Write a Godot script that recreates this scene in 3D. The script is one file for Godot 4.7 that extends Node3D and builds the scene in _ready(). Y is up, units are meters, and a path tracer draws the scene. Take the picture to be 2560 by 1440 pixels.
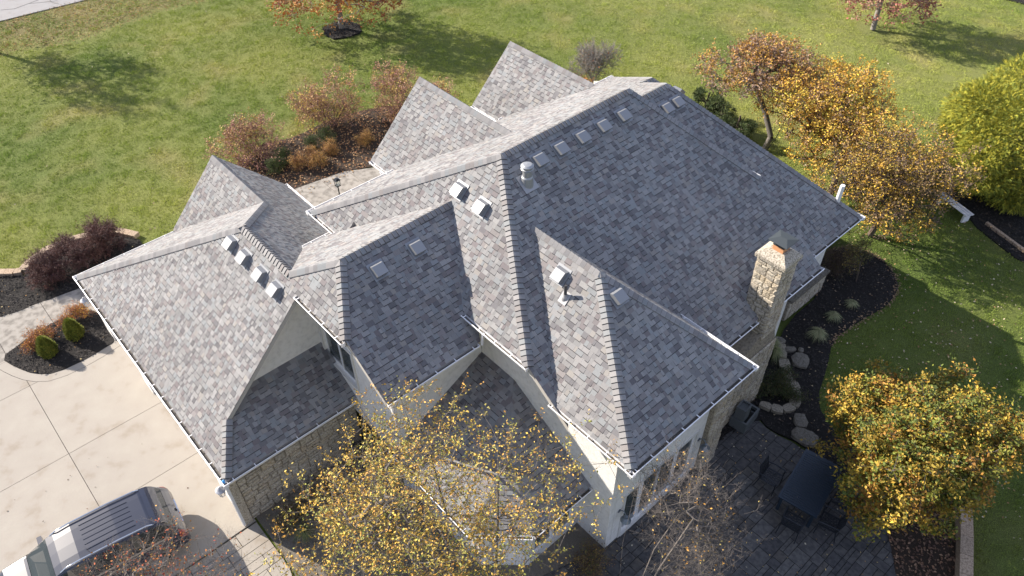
extends Node3D
# Aerial view of a grey-shingled house in autumn. x runs along the main ridge, z towards the patio, y up; metres.

const CAM_AT := Vector3(-11.583, 20.693, 13.391)
const CAM_RIGHT := Vector3(0.742917, -0.004764, 0.669366)
const CAM_UP := Vector3(0.465788, 0.721851, -0.511832)
const CAM_FWD := Vector3(0.480744, -0.692032, -0.538495)
const SUN_DIR := Vector3(0.404, -0.592, 1.0)

var taken := {}
var M := {}
var rng := RandomNumberGenerator.new()

# ---------------------------------------------------------------- mesh builder
class MB:
	var v := PackedVector3Array()
	var n := PackedVector3Array()
	var c := PackedColorArray()
	func tri(a: Vector3, b: Vector3, d: Vector3, col := Color(1, 1, 1)) -> void:
		var nn := (b - a).cross(d - a).normalized()
		v.append(a); v.append(d); v.append(b)
		n.append(nn); n.append(nn); n.append(nn)
		c.append(col); c.append(col); c.append(col)
	func tri_n(a: Vector3, b: Vector3, d: Vector3, na: Vector3, nb: Vector3, nd: Vector3, col: Color) -> void:
		v.append(a); v.append(d); v.append(b)
		n.append(na); n.append(nd); n.append(nb)
		c.append(col); c.append(col); c.append(col)
	func quad(a: Vector3, b: Vector3, d: Vector3, e: Vector3, col := Color(1, 1, 1)) -> void:
		tri(a, b, d, col); tri(a, d, e, col)
	func box(at: Vector3, ax: Vector3, ay: Vector3, az: Vector3, col := Color(1, 1, 1)) -> void:
		# at = centre, ax ay az = half extents as vectors (right-handed)
		var p := []
		for s in [[-1, -1, -1], [1, -1, -1], [1, 1, -1], [-1, 1, -1], [-1, -1, 1], [1, -1, 1], [1, 1, 1], [-1, 1, 1]]:
			p.append(at + ax * s[0] + ay * s[1] + az * s[2])
		quad(p[4], p[5], p[6], p[7], col); quad(p[1], p[0], p[3], p[2], col)
		quad(p[5], p[1], p[2], p[6], col); quad(p[0], p[4], p[7], p[3], col)
		quad(p[7], p[6], p[2], p[3], col); quad(p[0], p[1], p[5], p[4], col)
	func abox(lo: Vector3, hi: Vector3, col := Color(1, 1, 1)) -> void:
		var h := (hi - lo) / 2
		box((lo + hi) / 2, Vector3(h.x, 0, 0), Vector3(0, h.y, 0), Vector3(0, 0, h.z), col)
	func bar(a: Vector3, b: Vector3, w: float, h: float, up := Vector3.UP, col := Color(1, 1, 1)) -> void:
		var d := (b - a)
		var s := d.cross(up).normalized()
		if s.length() < 0.5: s = d.cross(Vector3.RIGHT).normalized()
		var u := s.cross(d).normalized()
		box((a + b) / 2, d / 2, u * h / 2, s * w / 2, col)
	func tube(pts: Array, rad: Array, sides: int, col := Color(1, 1, 1), closed := true) -> void:
		var rings := []
		var ref := Vector3(0.31, 0.2, 0.93)
		for i in pts.size():
			var d: Vector3 = (pts[mini(i + 1, pts.size() - 1)] - pts[maxi(i - 1, 0)])
			if d.length() < 1e-6: d = Vector3.UP
			d = d.normalized()
			var s := d.cross(ref)
			if s.length() < 0.1: s = d.cross(Vector3(1, 0, 0.2))
			s = s.normalized()
			var t := d.cross(s)
			var ring := []
			for k in sides:
				var a := TAU * k / sides
				ring.append(s * cos(a) + t * sin(a))
			rings.append(ring)
		for i in pts.size() - 1:
			for k in sides:
				var k2 := (k + 1) % sides
				var na: Vector3 = rings[i][k]; var nb: Vector3 = rings[i][k2]
				var nc: Vector3 = rings[i + 1][k2]; var nd: Vector3 = rings[i + 1][k]
				var a: Vector3 = pts[i] + na * rad[i]; var b: Vector3 = pts[i] + nb * rad[i]
				var d2: Vector3 = pts[i + 1] + nc * rad[i + 1]; var e: Vector3 = pts[i + 1] + nd * rad[i + 1]
				tri_n(a, b, d2, na, nb, nc, col); tri_n(a, d2, e, na, nc, nd, col)
		if closed and sides > 3:
			for k in range(1, sides - 1):
				var r0: Array = rings[0]; var r1: Array = rings[pts.size() - 1]
				tri(pts[0] + r0[0] * rad[0], pts[0] + r0[k + 1] * rad[0], pts[0] + r0[k] * rad[0], col)
				var q: int = pts.size() - 1
				tri(pts[q] + r1[0] * rad[q], pts[q] + r1[k] * rad[q], pts[q] + r1[k + 1] * rad[q], col)
	func lathe(at: Vector3, prof: Array, sides: int, col := Color(1, 1, 1)) -> void:
		# prof: [radius, height] pairs from bottom to top
		for i in prof.size() - 1:
			for k in sides:
				var a := TAU * k / sides; var b := TAU * (k + 1) / sides
				var da := Vector3(cos(a), 0, -sin(a)); var db := Vector3(cos(b), 0, -sin(b))
				var p0: Vector3 = at + da * prof[i][0] + Vector3(0, prof[i][1], 0)
				var p1: Vector3 = at + db * prof[i][0] + Vector3(0, prof[i][1], 0)
				var p2: Vector3 = at + db * prof[i + 1][0] + Vector3(0, prof[i + 1][1], 0)
				var p3: Vector3 = at + da * prof[i + 1][0] + Vector3(0, prof[i + 1][1], 0)
				var sl := Vector2(prof[i + 1][1] - prof[i][1], -(prof[i + 1][0] - prof[i][0])).normalized()
				var na := (da * sl.x + Vector3(0, sl.y, 0)); var nb := (db * sl.x + Vector3(0, sl.y, 0))
				if prof[i][0] > 1e-5: tri_n(p0, p1, p2, na, nb, nb, col)
				if prof[i + 1][0] > 1e-5: tri_n(p0, p2, p3, na, nb, na, col)
	func prism(poly: PackedVector3Array, down: Vector3, col := Color(1, 1, 1), side := Color(-1, 0, 0)) -> void:
		# poly: counter-clockwise seen from the side that points against "down"
		var sc := col if side.r < 0 else side
		var nn := Vector3.ZERO
		for i in poly.size(): nn += poly[i].cross(poly[(i + 1) % poly.size()])
		if nn.dot(down) > 0: poly.reverse(); nn = -nn
		nn = nn.normalized()
		var ax := (poly[1] - poly[0]).normalized()
		var ay := nn.cross(ax)
		var p2 := PackedVector2Array()
		for p in poly: p2.append(Vector2(p.dot(ax), p.dot(ay)))
		var idx := Geometry2D.triangulate_polygon(p2)
		for i in range(0, idx.size(), 3):
			var a := poly[idx[i]]; var b := poly[idx[i + 1]]; var d := poly[idx[i + 2]]
			if (b - a).cross(d - a).dot(nn) < 0:
				var t := b; b = d; d = t
			tri(a, b, d, col)
			tri(a + down, d + down, b + down, sc)
		for i in poly.size():
			var a := poly[i]; var b := poly[(i + 1) % poly.size()]
			quad(a, a + down, b + down, b, sc)
	func mesh(mat: Material) -> ArrayMesh:
		var m := ArrayMesh.new()
		if v.is_empty(): return m
		var ar := []
		ar.resize(Mesh.ARRAY_MAX)
		ar[Mesh.ARRAY_VERTEX] = v; ar[Mesh.ARRAY_NORMAL] = n; ar[Mesh.ARRAY_COLOR] = c
		m.add_surface_from_arrays(Mesh.PRIMITIVE_TRIANGLES, ar)
		m.surface_set_material(0, mat)
		return m

# ---------------------------------------------------------------- scene helpers
func numbered(called: String) -> String:
	var k: int = taken.get(called, 0)
	taken[called] = k + 1
	return called if k == 0 else "%s_%03d" % [called, k]

func put(called: String, mesh: Mesh, parent: Node, at := Transform3D.IDENTITY) -> MeshInstance3D:
	var o := MeshInstance3D.new()
	o.mesh = mesh
	o.transform = at
	if parent == self: o.name = numbered(called)
	else: o.name = called
	parent.add_child(o, true)
	return o

func part(called: String, mb: MB, mat: Material, parent: Node) -> MeshInstance3D:
	return put(called, mb.mesh(mat), parent)

func tag(o: Node, label: String, category: String, group := "", kind := "") -> Node:
	o.set_meta("label", label)
	if category: o.set_meta("category", category)
	if group: o.set_meta("group", group)
	if kind: o.set_meta("kind", kind)
	return o

func thing(called: String, label: String, category: String, at := Vector3.ZERO, turn := 0.0, group := "") -> Node3D:
	var o := Node3D.new()
	o.name = numbered(called)
	add_child(o)
	o.position = at
	o.rotation.y = turn
	tag(o, label, category, group)
	return o

func structure(called: String, mb: MB, mat: Material) -> MeshInstance3D:
	var o := put(called, mb.mesh(mat), self)
	o.set_meta("kind", "structure")
	return o

func on_screen(p: Vector3, margin := 0.0) -> bool:
	var d := p - CAM_AT
	var z := d.dot(CAM_FWD)
	if z < 0.5: return false
	var k := 1938.0 / z
	var x := 1280 + k * d.dot(CAM_RIGHT)
	var y := 720 - k * d.dot(CAM_UP)
	return x > -margin and x < 2560 + margin and y > -margin and y < 1440 + margin

func pv(a: Array) -> PackedVector2Array:
	var r := PackedVector2Array()
	for i in range(0, a.size(), 2): r.append(Vector2(a[i], a[i + 1]))
	return r

func smooth_poly(p: PackedVector2Array, times := 2) -> PackedVector2Array:
	for t in times:
		var q := PackedVector2Array()
		for i in p.size():
			var a := p[i]; var b := p[(i + 1) % p.size()]
			q.append(a.lerp(b, 0.25)); q.append(a.lerp(b, 0.75))
		p = q
	return p

func inside(p: Vector2, polys: Array) -> bool:
	for q in polys:
		if Geometry2D.is_point_in_polygon(p, q): return true
	return false

func noise_tex(freq: float, ramp: Array, size := 512, oct := 4, kind := FastNoiseLite.TYPE_SIMPLEX_SMOOTH, sd := 1) -> NoiseTexture2D:
	var f := FastNoiseLite.new()
	f.noise_type = kind; f.frequency = freq; f.fractal_octaves = oct; f.seed = sd
	var t := NoiseTexture2D.new()
	t.width = size; t.height = size; t.noise = f; t.seamless = true
	if ramp:
		var g := Gradient.new()
		g.offsets = PackedFloat32Array(ramp[0]); g.colors = PackedColorArray(ramp[1])
		t.color_ramp = g
	return t

func bump_tex(freq: float, strength: float, size := 512, oct := 4, kind := FastNoiseLite.TYPE_SIMPLEX_SMOOTH, sd := 2) -> NoiseTexture2D:
	var t := noise_tex(freq, [], size, oct, kind, sd)
	t.as_normal_map = true; t.bump_strength = strength
	return t

func lin(r: float, g: float, b: float) -> Color:
	return Color(r, g, b).linear_to_srgb()

func mat(alb: Color, rough := 0.9, metal := 0.0, vcol := false) -> StandardMaterial3D:
	var m := StandardMaterial3D.new()
	m.albedo_color = alb.linear_to_srgb()
	m.roughness = rough; m.metallic = metal
	m.vertex_color_use_as_albedo = vcol
	return m

func tri_mat(m: StandardMaterial3D, scale: float, alb: Texture2D, nrm: Texture2D = null, nscale := 1.0) -> StandardMaterial3D:
	m.uv1_triplanar = true; m.uv1_world_triplanar = true
	m.uv1_scale = Vector3.ONE * scale
	if alb: m.albedo_texture = alb
	if nrm:
		m.normal_enabled = true; m.normal_texture = nrm; m.normal_scale = nscale
	return m

const TONES := [
	[0.302, 0.298, 0.296], [0.268, 0.266, 0.266], [0.228, 0.226, 0.229], [0.182, 0.178, 0.185],
	[0.242, 0.224, 0.222], [0.196, 0.178, 0.181], [0.300, 0.284, 0.268], [0.256, 0.268, 0.276], [0.150, 0.145, 0.152]]
const TONE_PICK := [0, 0, 0, 0, 1, 1, 1, 1, 1, 2, 2, 2, 2, 3, 3, 3, 4, 4, 5, 5, 6, 7, 7, 7, 8]

func make_materials() -> void:
	var g := func(v: float) -> Color: return Color(v, v, v)
	var granule := noise_tex(0.09, [[0.0, 0.5, 1.0], [g.call(0.80), g.call(0.93), g.call(1.0)]], 512, 3, FastNoiseLite.TYPE_SIMPLEX, 5)
	var grain_n := bump_tex(0.12, 3.0, 512, 3)
	M.shingle = tri_mat(mat(Color(1, 1, 1), 0.95, 0, true), 1.7, granule, grain_n, 0.6)
	M.tone = []
	for t in TONES: M.tone.append(tri_mat(mat(Color(t[0], t[1], t[2]), 0.95), 1.7, granule, grain_n, 0.6))
	M.deck = mat(Color(0.46, 0.44, 0.42), 0.8)
	var stuc := noise_tex(0.02, [[0.0, 0.45, 1.0], [g.call(0.90), g.call(0.97), g.call(1.0)]], 512, 5, FastNoiseLite.TYPE_SIMPLEX_SMOOTH, 9)
	M.stucco = tri_mat(mat(Color(0.80, 0.785, 0.755), 0.9), 0.45, stuc, bump_tex(0.15, 4.0, 512, 3), 0.5)
	M.white = mat(Color(0.78, 0.78, 0.79), 0.38)
	M.trim = mat(Color(0.62, 0.61, 0.58), 0.6)
	M.fascia = mat(Color(0.42, 0.40, 0.37), 0.7)
	M.vent = mat(Color(0.245, 0.255, 0.27), 0.40, 0.35)
	M.vent_dark = mat(Color(0.03, 0.03, 0.03), 0.8)
	M.galv = mat(Color(0.34, 0.35, 0.36), 0.42, 0.45)
	M.pipe = mat(Color(0.05, 0.05, 0.055), 0.6)
	M.lead = mat(Color(0.34, 0.34, 0.35), 0.5, 0.3)
	M.debris = tri_mat(mat(Color(0.27, 0.245, 0.215), 0.95), 3.0, noise_tex(0.05, [[0.0, 1.0], [g.call(0.3), g.call(1.0)]], 256, 4))
	var stone_a := noise_tex(0.018, [[0.0, 0.4, 0.7, 1.0], [Color(0.62, 0.60, 0.56), Color(0.86, 0.84, 0.80), Color(0.97, 0.95, 0.91), Color(1, 1, 1)]], 512, 5, FastNoiseLite.TYPE_SIMPLEX_SMOOTH, 21)
	var stone_n := bump_tex(0.03, 9.0, 512, 5, FastNoiseLite.TYPE_SIMPLEX_SMOOTH, 22)
	M.stone = []
	for t in [[0.56, 0.52, 0.455], [0.51, 0.47, 0.405], [0.60, 0.565, 0.50], [0.46, 0.43, 0.385], [0.55, 0.49, 0.40]]:
		M.stone.append(tri_mat(mat(Color(t[0], t[1], t[2]), 0.95), 1.1, stone_a, stone_n, 1.0))
	M.mortar = tri_mat(mat(Color(0.33, 0.30, 0.255), 0.98), 1.0, stone_a)
	M.crown = tri_mat(mat(Color(0.50, 0.465, 0.41), 0.95), 1.6, noise_tex(0.02, [[0.0, 0.4, 0.55, 1.0], [Color(0.35, 0.34, 0.33), Color(0.75, 0.74, 0.7), Color(0.95, 0.93, 0.9), Color(1, 1, 1)]], 512, 5, FastNoiseLite.TYPE_SIMPLEX_SMOOTH, 31), stone_n, 0.8)
	M.flue = mat(Color(0.55, 0.27, 0.13), 0.85)
	M.capmetal = mat(Color(0.035, 0.045, 0.052), 0.75, 0.0)
	var con := noise_tex(0.006, [[0.0, 0.22, 0.36, 0.62, 1.0], [Color(0.89, 0.865, 0.83), Color(0.945, 0.93, 0.912), Color(0.97, 0.963, 0.955), Color(0.98, 0.975, 0.965), Color(1, 1, 0.99)]], 1024, 7, FastNoiseLite.TYPE_SIMPLEX_SMOOTH, 41)
	var con_n := bump_tex(0.12, 2.0, 512, 3)
	M.concrete = []
	for t in [[0.325, 0.300, 0.266], [0.318, 0.294, 0.262], [0.332, 0.306, 0.271]]:
		M.concrete.append(tri_mat(mat(Color(t[0], t[1], t[2]), 0.92), 0.16, con, con_n, 0.07))
	M.walk = []
	var wk := noise_tex(0.012, [[0.0, 0.38, 0.5, 0.62, 1.0], [Color(0.70, 0.69, 0.68), Color(0.86, 0.85, 0.84), Color(0.92, 0.91, 0.90), Color(0.96, 0.95, 0.94), Color(1, 1, 1)]], 1024, 6, FastNoiseLite.TYPE_SIMPLEX_SMOOTH, 43)
	for t in [[0.315, 0.296, 0.268], [0.30, 0.284, 0.258]]:
		M.walk.append(tri_mat(mat(Color(t[0], t[1], t[2]), 0.92), 0.22, wk, con_n, 0.08))
	M.joint = mat(Color(0.10, 0.088, 0.075), 0.98)
	M.road = tri_mat(mat(Color(0.27, 0.27, 0.28), 0.95), 0.2, con, con_n, 0.2)
	M.crack = mat(Color(0.12, 0.12, 0.12), 0.95)
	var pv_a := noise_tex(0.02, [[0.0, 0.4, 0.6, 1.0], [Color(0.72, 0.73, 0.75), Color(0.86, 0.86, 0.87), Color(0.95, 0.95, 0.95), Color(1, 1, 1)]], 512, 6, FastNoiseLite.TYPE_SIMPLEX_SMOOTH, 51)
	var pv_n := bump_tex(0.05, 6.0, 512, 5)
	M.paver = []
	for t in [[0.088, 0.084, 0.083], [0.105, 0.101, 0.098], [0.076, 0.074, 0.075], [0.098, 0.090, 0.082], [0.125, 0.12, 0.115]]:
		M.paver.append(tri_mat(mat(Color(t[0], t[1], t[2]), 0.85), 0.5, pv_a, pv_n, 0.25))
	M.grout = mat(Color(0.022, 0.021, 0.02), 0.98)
	M.mulch = tri_mat(mat(Color(0.033, 0.028, 0.026), 0.98), 1.2, noise_tex(0.06, [[0.0, 0.5, 1.0], [g.call(0.25), g.call(0.7), g.call(1.0)]], 512, 5, FastNoiseLite.TYPE_SIMPLEX, 61), bump_tex(0.08, 14.0, 512, 4), 1.0)
	M.chip = mat(Color(1, 1, 1), 0.95, 0, true)
	M.litter = tri_mat(mat(Color(0.10, 0.065, 0.042), 0.98), 1.0, noise_tex(0.07, [[0.0, 0.5, 1.0], [g.call(0.3), g.call(0.7), g.call(1.0)]], 512, 5, FastNoiseLite.TYPE_SIMPLEX, 63), bump_tex(0.08, 12.0, 512, 4), 1.0)
	M.gravel = tri_mat(mat(Color(0.30, 0.265, 0.215), 0.98), 1.4, noise_tex(0.08, [[0.0, 0.4, 1.0], [g.call(0.35), g.call(0.8), g.call(1.0)]], 512, 4, FastNoiseLite.TYPE_CELLULAR, 65), bump_tex(0.1, 10.0, 512, 3), 1.0)
	M.lawn = tri_mat(mat(Color(1, 1, 1), 0.98, 0, true), 0.9, noise_tex(0.05, [[0.0, 0.45, 1.0], [g.call(0.45), g.call(0.8), g.call(1.0)]], 512, 6, FastNoiseLite.TYPE_SIMPLEX, 71), bump_tex(0.07, 14.0, 512, 5), 1.0)
	M.grass = mat(Color(1, 1, 1), 0.8, 0, true)
	M.grass.backlight_enabled = true; M.grass.backlight = Color(0.25, 0.3, 0.1)
	M.leaf = mat(Color(1, 1, 1), 0.7, 0, true)
	M.leaf.backlight_enabled = true; M.leaf.backlight = Color(0.45, 0.4, 0.25)
	M.needle = mat(Color(1, 1, 1), 0.8, 0, true)
	M.needle.backlight_enabled = true; M.needle.backlight = Color(0.2, 0.2, 0.08)
	M.dry = mat(Color(1, 1, 1), 0.85, 0, true)
	var barkt := noise_tex(0.05, [[0.0, 0.5, 1.0], [g.call(0.45), g.call(0.85), g.call(1.0)]], 512, 5, FastNoiseLite.TYPE_SIMPLEX, 81)
	var bark_n := bump_tex(0.06, 10.0, 512, 5)
	M.bark_grey = tri_mat(mat(Color(0.22, 0.195, 0.175), 0.95), 2.2, barkt, bark_n, 1.0)
	M.bark_twig = tri_mat(mat(Color(0.235, 0.205, 0.185), 0.95), 2.2, barkt, bark_n, 0.5)
	M.bark_pale = tri_mat(mat(Color(0.36, 0.33, 0.30), 0.95), 2.2, barkt, bark_n, 0.7)
	M.bark_brown = tri_mat(mat(Color(0.17, 0.125, 0.10), 0.95), 2.2, barkt, bark_n, 1.0)
	M.bark_red = tri_mat(mat(Color(0.27, 0.15, 0.13), 0.95), 2.2, barkt, bark_n, 0.6)
	M.block = []
	for t in [[0.47, 0.37, 0.29], [0.43, 0.345, 0.275], [0.50, 0.40, 0.315]]:
		M.block.append(tri_mat(mat(Color(t[0], t[1], t[2]), 0.95), 1.4, stone_a, stone_n, 0.6))
	M.flag = tri_mat(mat(Color(0.33, 0.305, 0.265), 0.95), 1.2, stone_a, stone_n, 1.0)
	M.rock = tri_mat(mat(Color(0.19, 0.18, 0.165), 0.95), 1.2, stone_a, stone_n, 1.2)
	M.glass = mat(Color(0.10, 0.13, 0.14), 0.04)
	M.glass.transparency = BaseMaterial3D.TRANSPARENCY_ALPHA
	M.glass.albedo_color.a = 0.32
	M.clear = mat(Color(0.6, 0.65, 0.65), 0.05)
	M.clear.transparency = BaseMaterial3D.TRANSPARENCY_ALPHA
	M.clear.albedo_color.a = 0.2
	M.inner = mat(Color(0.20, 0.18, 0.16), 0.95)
	M.dark = mat(Color(0.018, 0.018, 0.02), 0.6)
	M.iron = mat(Color(0.022, 0.026, 0.034), 0.5, 0.3)
	M.tablepaint = mat(Color(0.020, 0.033, 0.052), 0.42, 0.2)
	M.carpaint = mat(Color(0.012, 0.016, 0.034), 0.35, 0.0)
	M.carpaint.clearcoat_enabled = true; M.carpaint.clearcoat = 1.0; M.carpaint.clearcoat_roughness = 0.04
	M.carglass = mat(Color(0.035, 0.045, 0.045), 0.03)
	M.carglass.transparency = BaseMaterial3D.TRANSPARENCY_ALPHA
	M.carglass.albedo_color.a = 0.6
	M.chrome = mat(Color(0.75, 0.76, 0.78), 0.12, 1.0)
	M.tail = mat(Color(0.30, 0.015, 0.015), 0.15)
	M.tail.clearcoat_enabled = true; M.tail.clearcoat = 1.0
	M.tyre = mat(Color(0.02, 0.02, 0.02), 0.9)
	M.seatcloth = mat(Color(0.12, 0.11, 0.10), 0.9)
	M.lampmetal = mat(Color(0.16, 0.19, 0.22), 0.4, 0.4)
	M.lanternmetal = mat(Color(0.36, 0.37, 0.40), 0.42, 0.4)
	M.granite = tri_mat(mat(Color(0.15, 0.165, 0.17), 0.7), 2.0, noise_tex(0.3, [[0.0, 1.0], [g.call(0.6), g.call(1.0)]], 256, 2))
	M.water = mat(Color(0.01, 0.013, 0.014), 0.03)
	M.blue = mat(Color(0.05, 0.28, 0.62), 0.6)
	M.pvc = mat(Color(0.8, 0.8, 0.8), 0.4)

# ---------------------------------------------------------------- the house
var house: Node3D
var roof: MeshInstance3D
var tabs := []          # every shingle tab: [distance, face, e0, s0, width, raised, tone, clipped polygon or null]
var faces := []         # planes: {o, ev, n, sv, ...}
var tab_mesh := {}
const EXPO := 0.143
const BAND := Color(0.062, 0.060, 0.064)
const TAB_W := [0.08, 0.105, 0.13, 0.16, 0.21]

func plane_y(p: Array, x: float, z: float) -> float:
	return p[0] + p[1] * x + p[2] * z

func tilt(y: float, ax: float, x0: float, az := 0.0, z0 := 0.0) -> Array:
	return [y - ax * x0 - az * z0, ax, az]      # the plane through (x0, y, z0) with these slopes

func normal_of(p: Array) -> Vector3:
	return Vector3(-p[1], 1, -p[2]).normalized()

func roof_face(p: Array, outline: Array, deck: MB, close := true, thick := 0.17) -> void:
	var plan := pv(outline)
	if Geometry2D.is_polygon_clockwise(plan): plan.reverse()
	var n := normal_of(p)
	var grad := Vector2(p[1], p[2])
	var k := sqrt(1 + grad.length_squared())
	var gh := grad.normalized()
	var sv := Vector3(gh.x, grad.length(), gh.y).normalized()
	var ev := n.cross(sv)
	var lo := 1e9
	for q in plan: lo = minf(lo, q.dot(gh))
	var q0: Vector2 = gh * lo
	var o := Vector3(q0.x, plane_y(p, q0.x, q0.y), q0.y)
	var f := {"o": o, "ev": ev, "n": n, "sv": sv, "k": k}
	var fi := faces.size()
	faces.append(f)
	# deck slab
	var top := PackedVector3Array()
	for q in plan: top.append(Vector3(q.x, plane_y(p, q.x, q.y), q.y) - n * 0.012)
	deck.prism(top, Vector3(0, -thick, 0))
	# outline in face coordinates
	var out := PackedVector2Array()
	var e_lo := 1e9; var e_hi := -1e9; var s_hi := 0.0
	for q in plan:
		var w := Vector3(q.x, plane_y(p, q.x, q.y), q.y) - o
		var t := Vector2(w.dot(ev), w.dot(sv))
		out.append(t)
		e_lo = minf(e_lo, t.x); e_hi = maxf(e_hi, t.x); s_hi = maxf(s_hi, t.y)
	var course := 0
	var s := -0.03
	while s < s_hi:
		var e := e_lo - rng.randf() * 0.3
		var up := rng.randf() < 0.5
		while e < e_hi:
			var w: float = TAB_W[rng.randi() % 5]
			up = not up if rng.randf() < 0.8 else up
			var rect := PackedVector2Array([Vector2(e, s), Vector2(e + w, s), Vector2(e + w, s + EXPO + 0.012), Vector2(e, s + EXPO + 0.012)])
			var mid := o + ev * (e + w / 2) + sv * s
			var ins := 0
			for c in rect:
				if Geometry2D.is_point_in_polygon(c, out): ins += 1
			var tone: int = TONE_PICK[rng.randi() % TONE_PICK.size()]
			if ins == 4:
				tabs.append([mid.distance_to(CAM_AT) + (0.0 if (close and on_screen(mid)) else 100.0), fi, e, s, w, up, tone, null])
			else:
				for c in Geometry2D.intersect_polygons(rect, out):
					if c.size() > 2: tabs.append([999.0, fi, e, s, w, up, tone, c])
			e += w
		s += EXPO
		course += 1

func tab_height(up: bool, t: float) -> float:
	return lerpf(0.0145 if up else 0.007, 0.002, clampf(t, 0, 1))

func add_tab(mb: MB, t: Array, col: Color) -> void:
	var f: Dictionary = faces[t[1]]
	var poly: PackedVector2Array
	if t[7] == null:
		var w: float = t[4] - 0.003
		poly = PackedVector2Array([Vector2(t[2], t[3]), Vector2(t[2] + w, t[3]), Vector2(t[2] + w, t[3] + EXPO + 0.012), Vector2(t[2], t[3] + EXPO + 0.012)])
	else: poly = t[7]
	if Geometry2D.is_polygon_clockwise(poly): poly.reverse()
	var hi := []; var lo := []
	for q in poly:
		var h := tab_height(t[5], (q.y - t[3]) / EXPO)
		var b: Vector3 = f.o + f.ev * q.x + f.sv * q.y
		hi.append(b + f.n * h); lo.append(b - f.n * 0.008)
	var m := poly.size()
	# (ev, sv) seen from n runs clockwise, so turn the order round
	for i in range(1, m - 1): mb.tri(hi[0], hi[i + 1], hi[i], col)
	for i in m:
		var j := (i + 1) % m
		if (poly[i].y + poly[j].y) / 2 > t[3] + EXPO * 0.9: continue
		mb.quad(hi[i], hi[j], lo[j], lo[i], col)
	if t[5] and t[7] == null:      # dark granule band below a raised tab, painting in the shade under its butt
		var q := []
		for u in [Vector2(t[2] - 0.004, t[3] - 0.019), Vector2(t[2] + t[4] + 0.002, t[3] - 0.019), Vector2(t[2] + t[4] + 0.002, t[3]), Vector2(t[2] - 0.004, t[3])]:
			q.append(f.o + f.ev * u.x + f.sv * u.y + f.n * 0.0085)
		mb.quad(q[3], q[2], q[1], q[0], BAND)

func tab_piece(w: float, up: bool, tone: int) -> ArrayMesh:
	var key := "%.3f%s%d" % [w, up, tone]
	if not tab_mesh.has(key):
		var mb := MB.new()
		faces.append({"o": Vector3.ZERO, "ev": Vector3(1, 0, 0), "n": Vector3(0, 1, 0), "sv": Vector3(0, 0, 1), "k": 1.0})
		add_tab(mb, [0, faces.size() - 1, 0.0, 0.0, w, up, tone, null], Color(TONES[tone][0], TONES[tone][1], TONES[tone][2]))
		faces.pop_back()
		tab_mesh[key] = mb.mesh(M.shingle)
	return tab_mesh[key]

func lay_shingles() -> void:
	var worn := FastNoiseLite.new(); worn.frequency = 0.35; worn.seed = 77; worn.fractal_octaves = 3
	tabs.sort_custom(func(a, b): return a[0] < b[0])
	var mb := MB.new()
	for i in tabs.size():
		var t: Array = tabs[i]
		if i < 300:
			var f: Dictionary = faces[t[1]]
			var at: Vector3 = f.o + f.ev * t[2] + f.sv * t[3]
			put("shingle", tab_piece(t[4], t[5], t[6]), roof, Transform3D(Basis(f.ev, f.n, f.sv), at))
		else:
			var a: Array = TONES[t[6]]
			var f: Dictionary = faces[t[1]]
			var w: Vector3 = f.o + f.ev * t[2] + f.sv * t[3]
			var j := rng.randf_range(0.93, 1.07) * (1.0 + 0.16 * worn.get_noise_3dv(w))      # uneven granule loss
			add_tab(mb, t, Color(a[0] * j, a[1] * j, a[2] * j))
	var o := part("shingles", mb, M.shingle, house)
	o.set_meta("kind", "stuff")

var caps := []
func ridge(a: Vector3, b: Vector3, pa: Array, pb: Array) -> void:
	if a.y > b.y + 0.01:
		var t := a; a = b; b = t
	var d := (b - a).normalized()
	var na := normal_of(pa); var nb := normal_of(pb)
	var wa := na.cross(d); wa = wa if wa.y < 0 else -wa
	var wb := nb.cross(d); wb = wb if wb.y < 0 else -wb
	if wa.cross(wb).dot(d) < 0:
		var t1 := wa; wa = wb; wb = t1
		t1 = na; na = nb; nb = t1
	var nm := (na + nb).normalized()
	var mb := MB.new()
	var ring := func(s: float, h: float) -> Array:
		return [d * s + wa * 0.155 + na * h, d * s + wa * 0.05 + na.lerp(nm, 0.35) * (h + 0.006), d * s + nm * (h + 0.008),
			d * s + wb * 0.05 + nb.lerp(nm, 0.35) * (h + 0.006), d * s + wb * 0.155 + nb * h]
	var rb0: Array = ring.call(-0.014, 0.024); var rb1: Array = ring.call(0.0, 0.024)
	var r0: Array = ring.call(0.0, 0.042); var r1: Array = ring.call(0.165, 0.016); var r2: Array = ring.call(0.0, 0.012)
	for i in 4:
		mb.quad(rb0[i], rb0[i + 1], rb1[i + 1], rb1[i], Color(0.22, 0.22, 0.22))     # dark granule strip past the butt, with the shade below it painted in
		mb.quad(r0[i], r0[i + 1], r1[i + 1], r1[i]) if d.cross(wb).dot(nm) > 0 else mb.quad(r0[i + 1], r0[i], r1[i], r1[i + 1])
		mb.quad(r0[i + 1], r0[i], r2[i], r2[i + 1])
	for s in [[0, na], [4, nb]]:
		var i: int = s[0]
		mb.quad(r0[i], r1[i], r1[i] - s[1] * 0.014, r0[i] - s[1] * 0.03)
	var made := {}
	var count := int(a.distance_to(b) / EXPO)
	for i in count:
		var at := a + d * (i * a.distance_to(b) / count)
		caps.append([at.distance_to(CAM_AT) + (0.0 if on_screen(at) else 100.0), made, at, mb])

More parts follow.
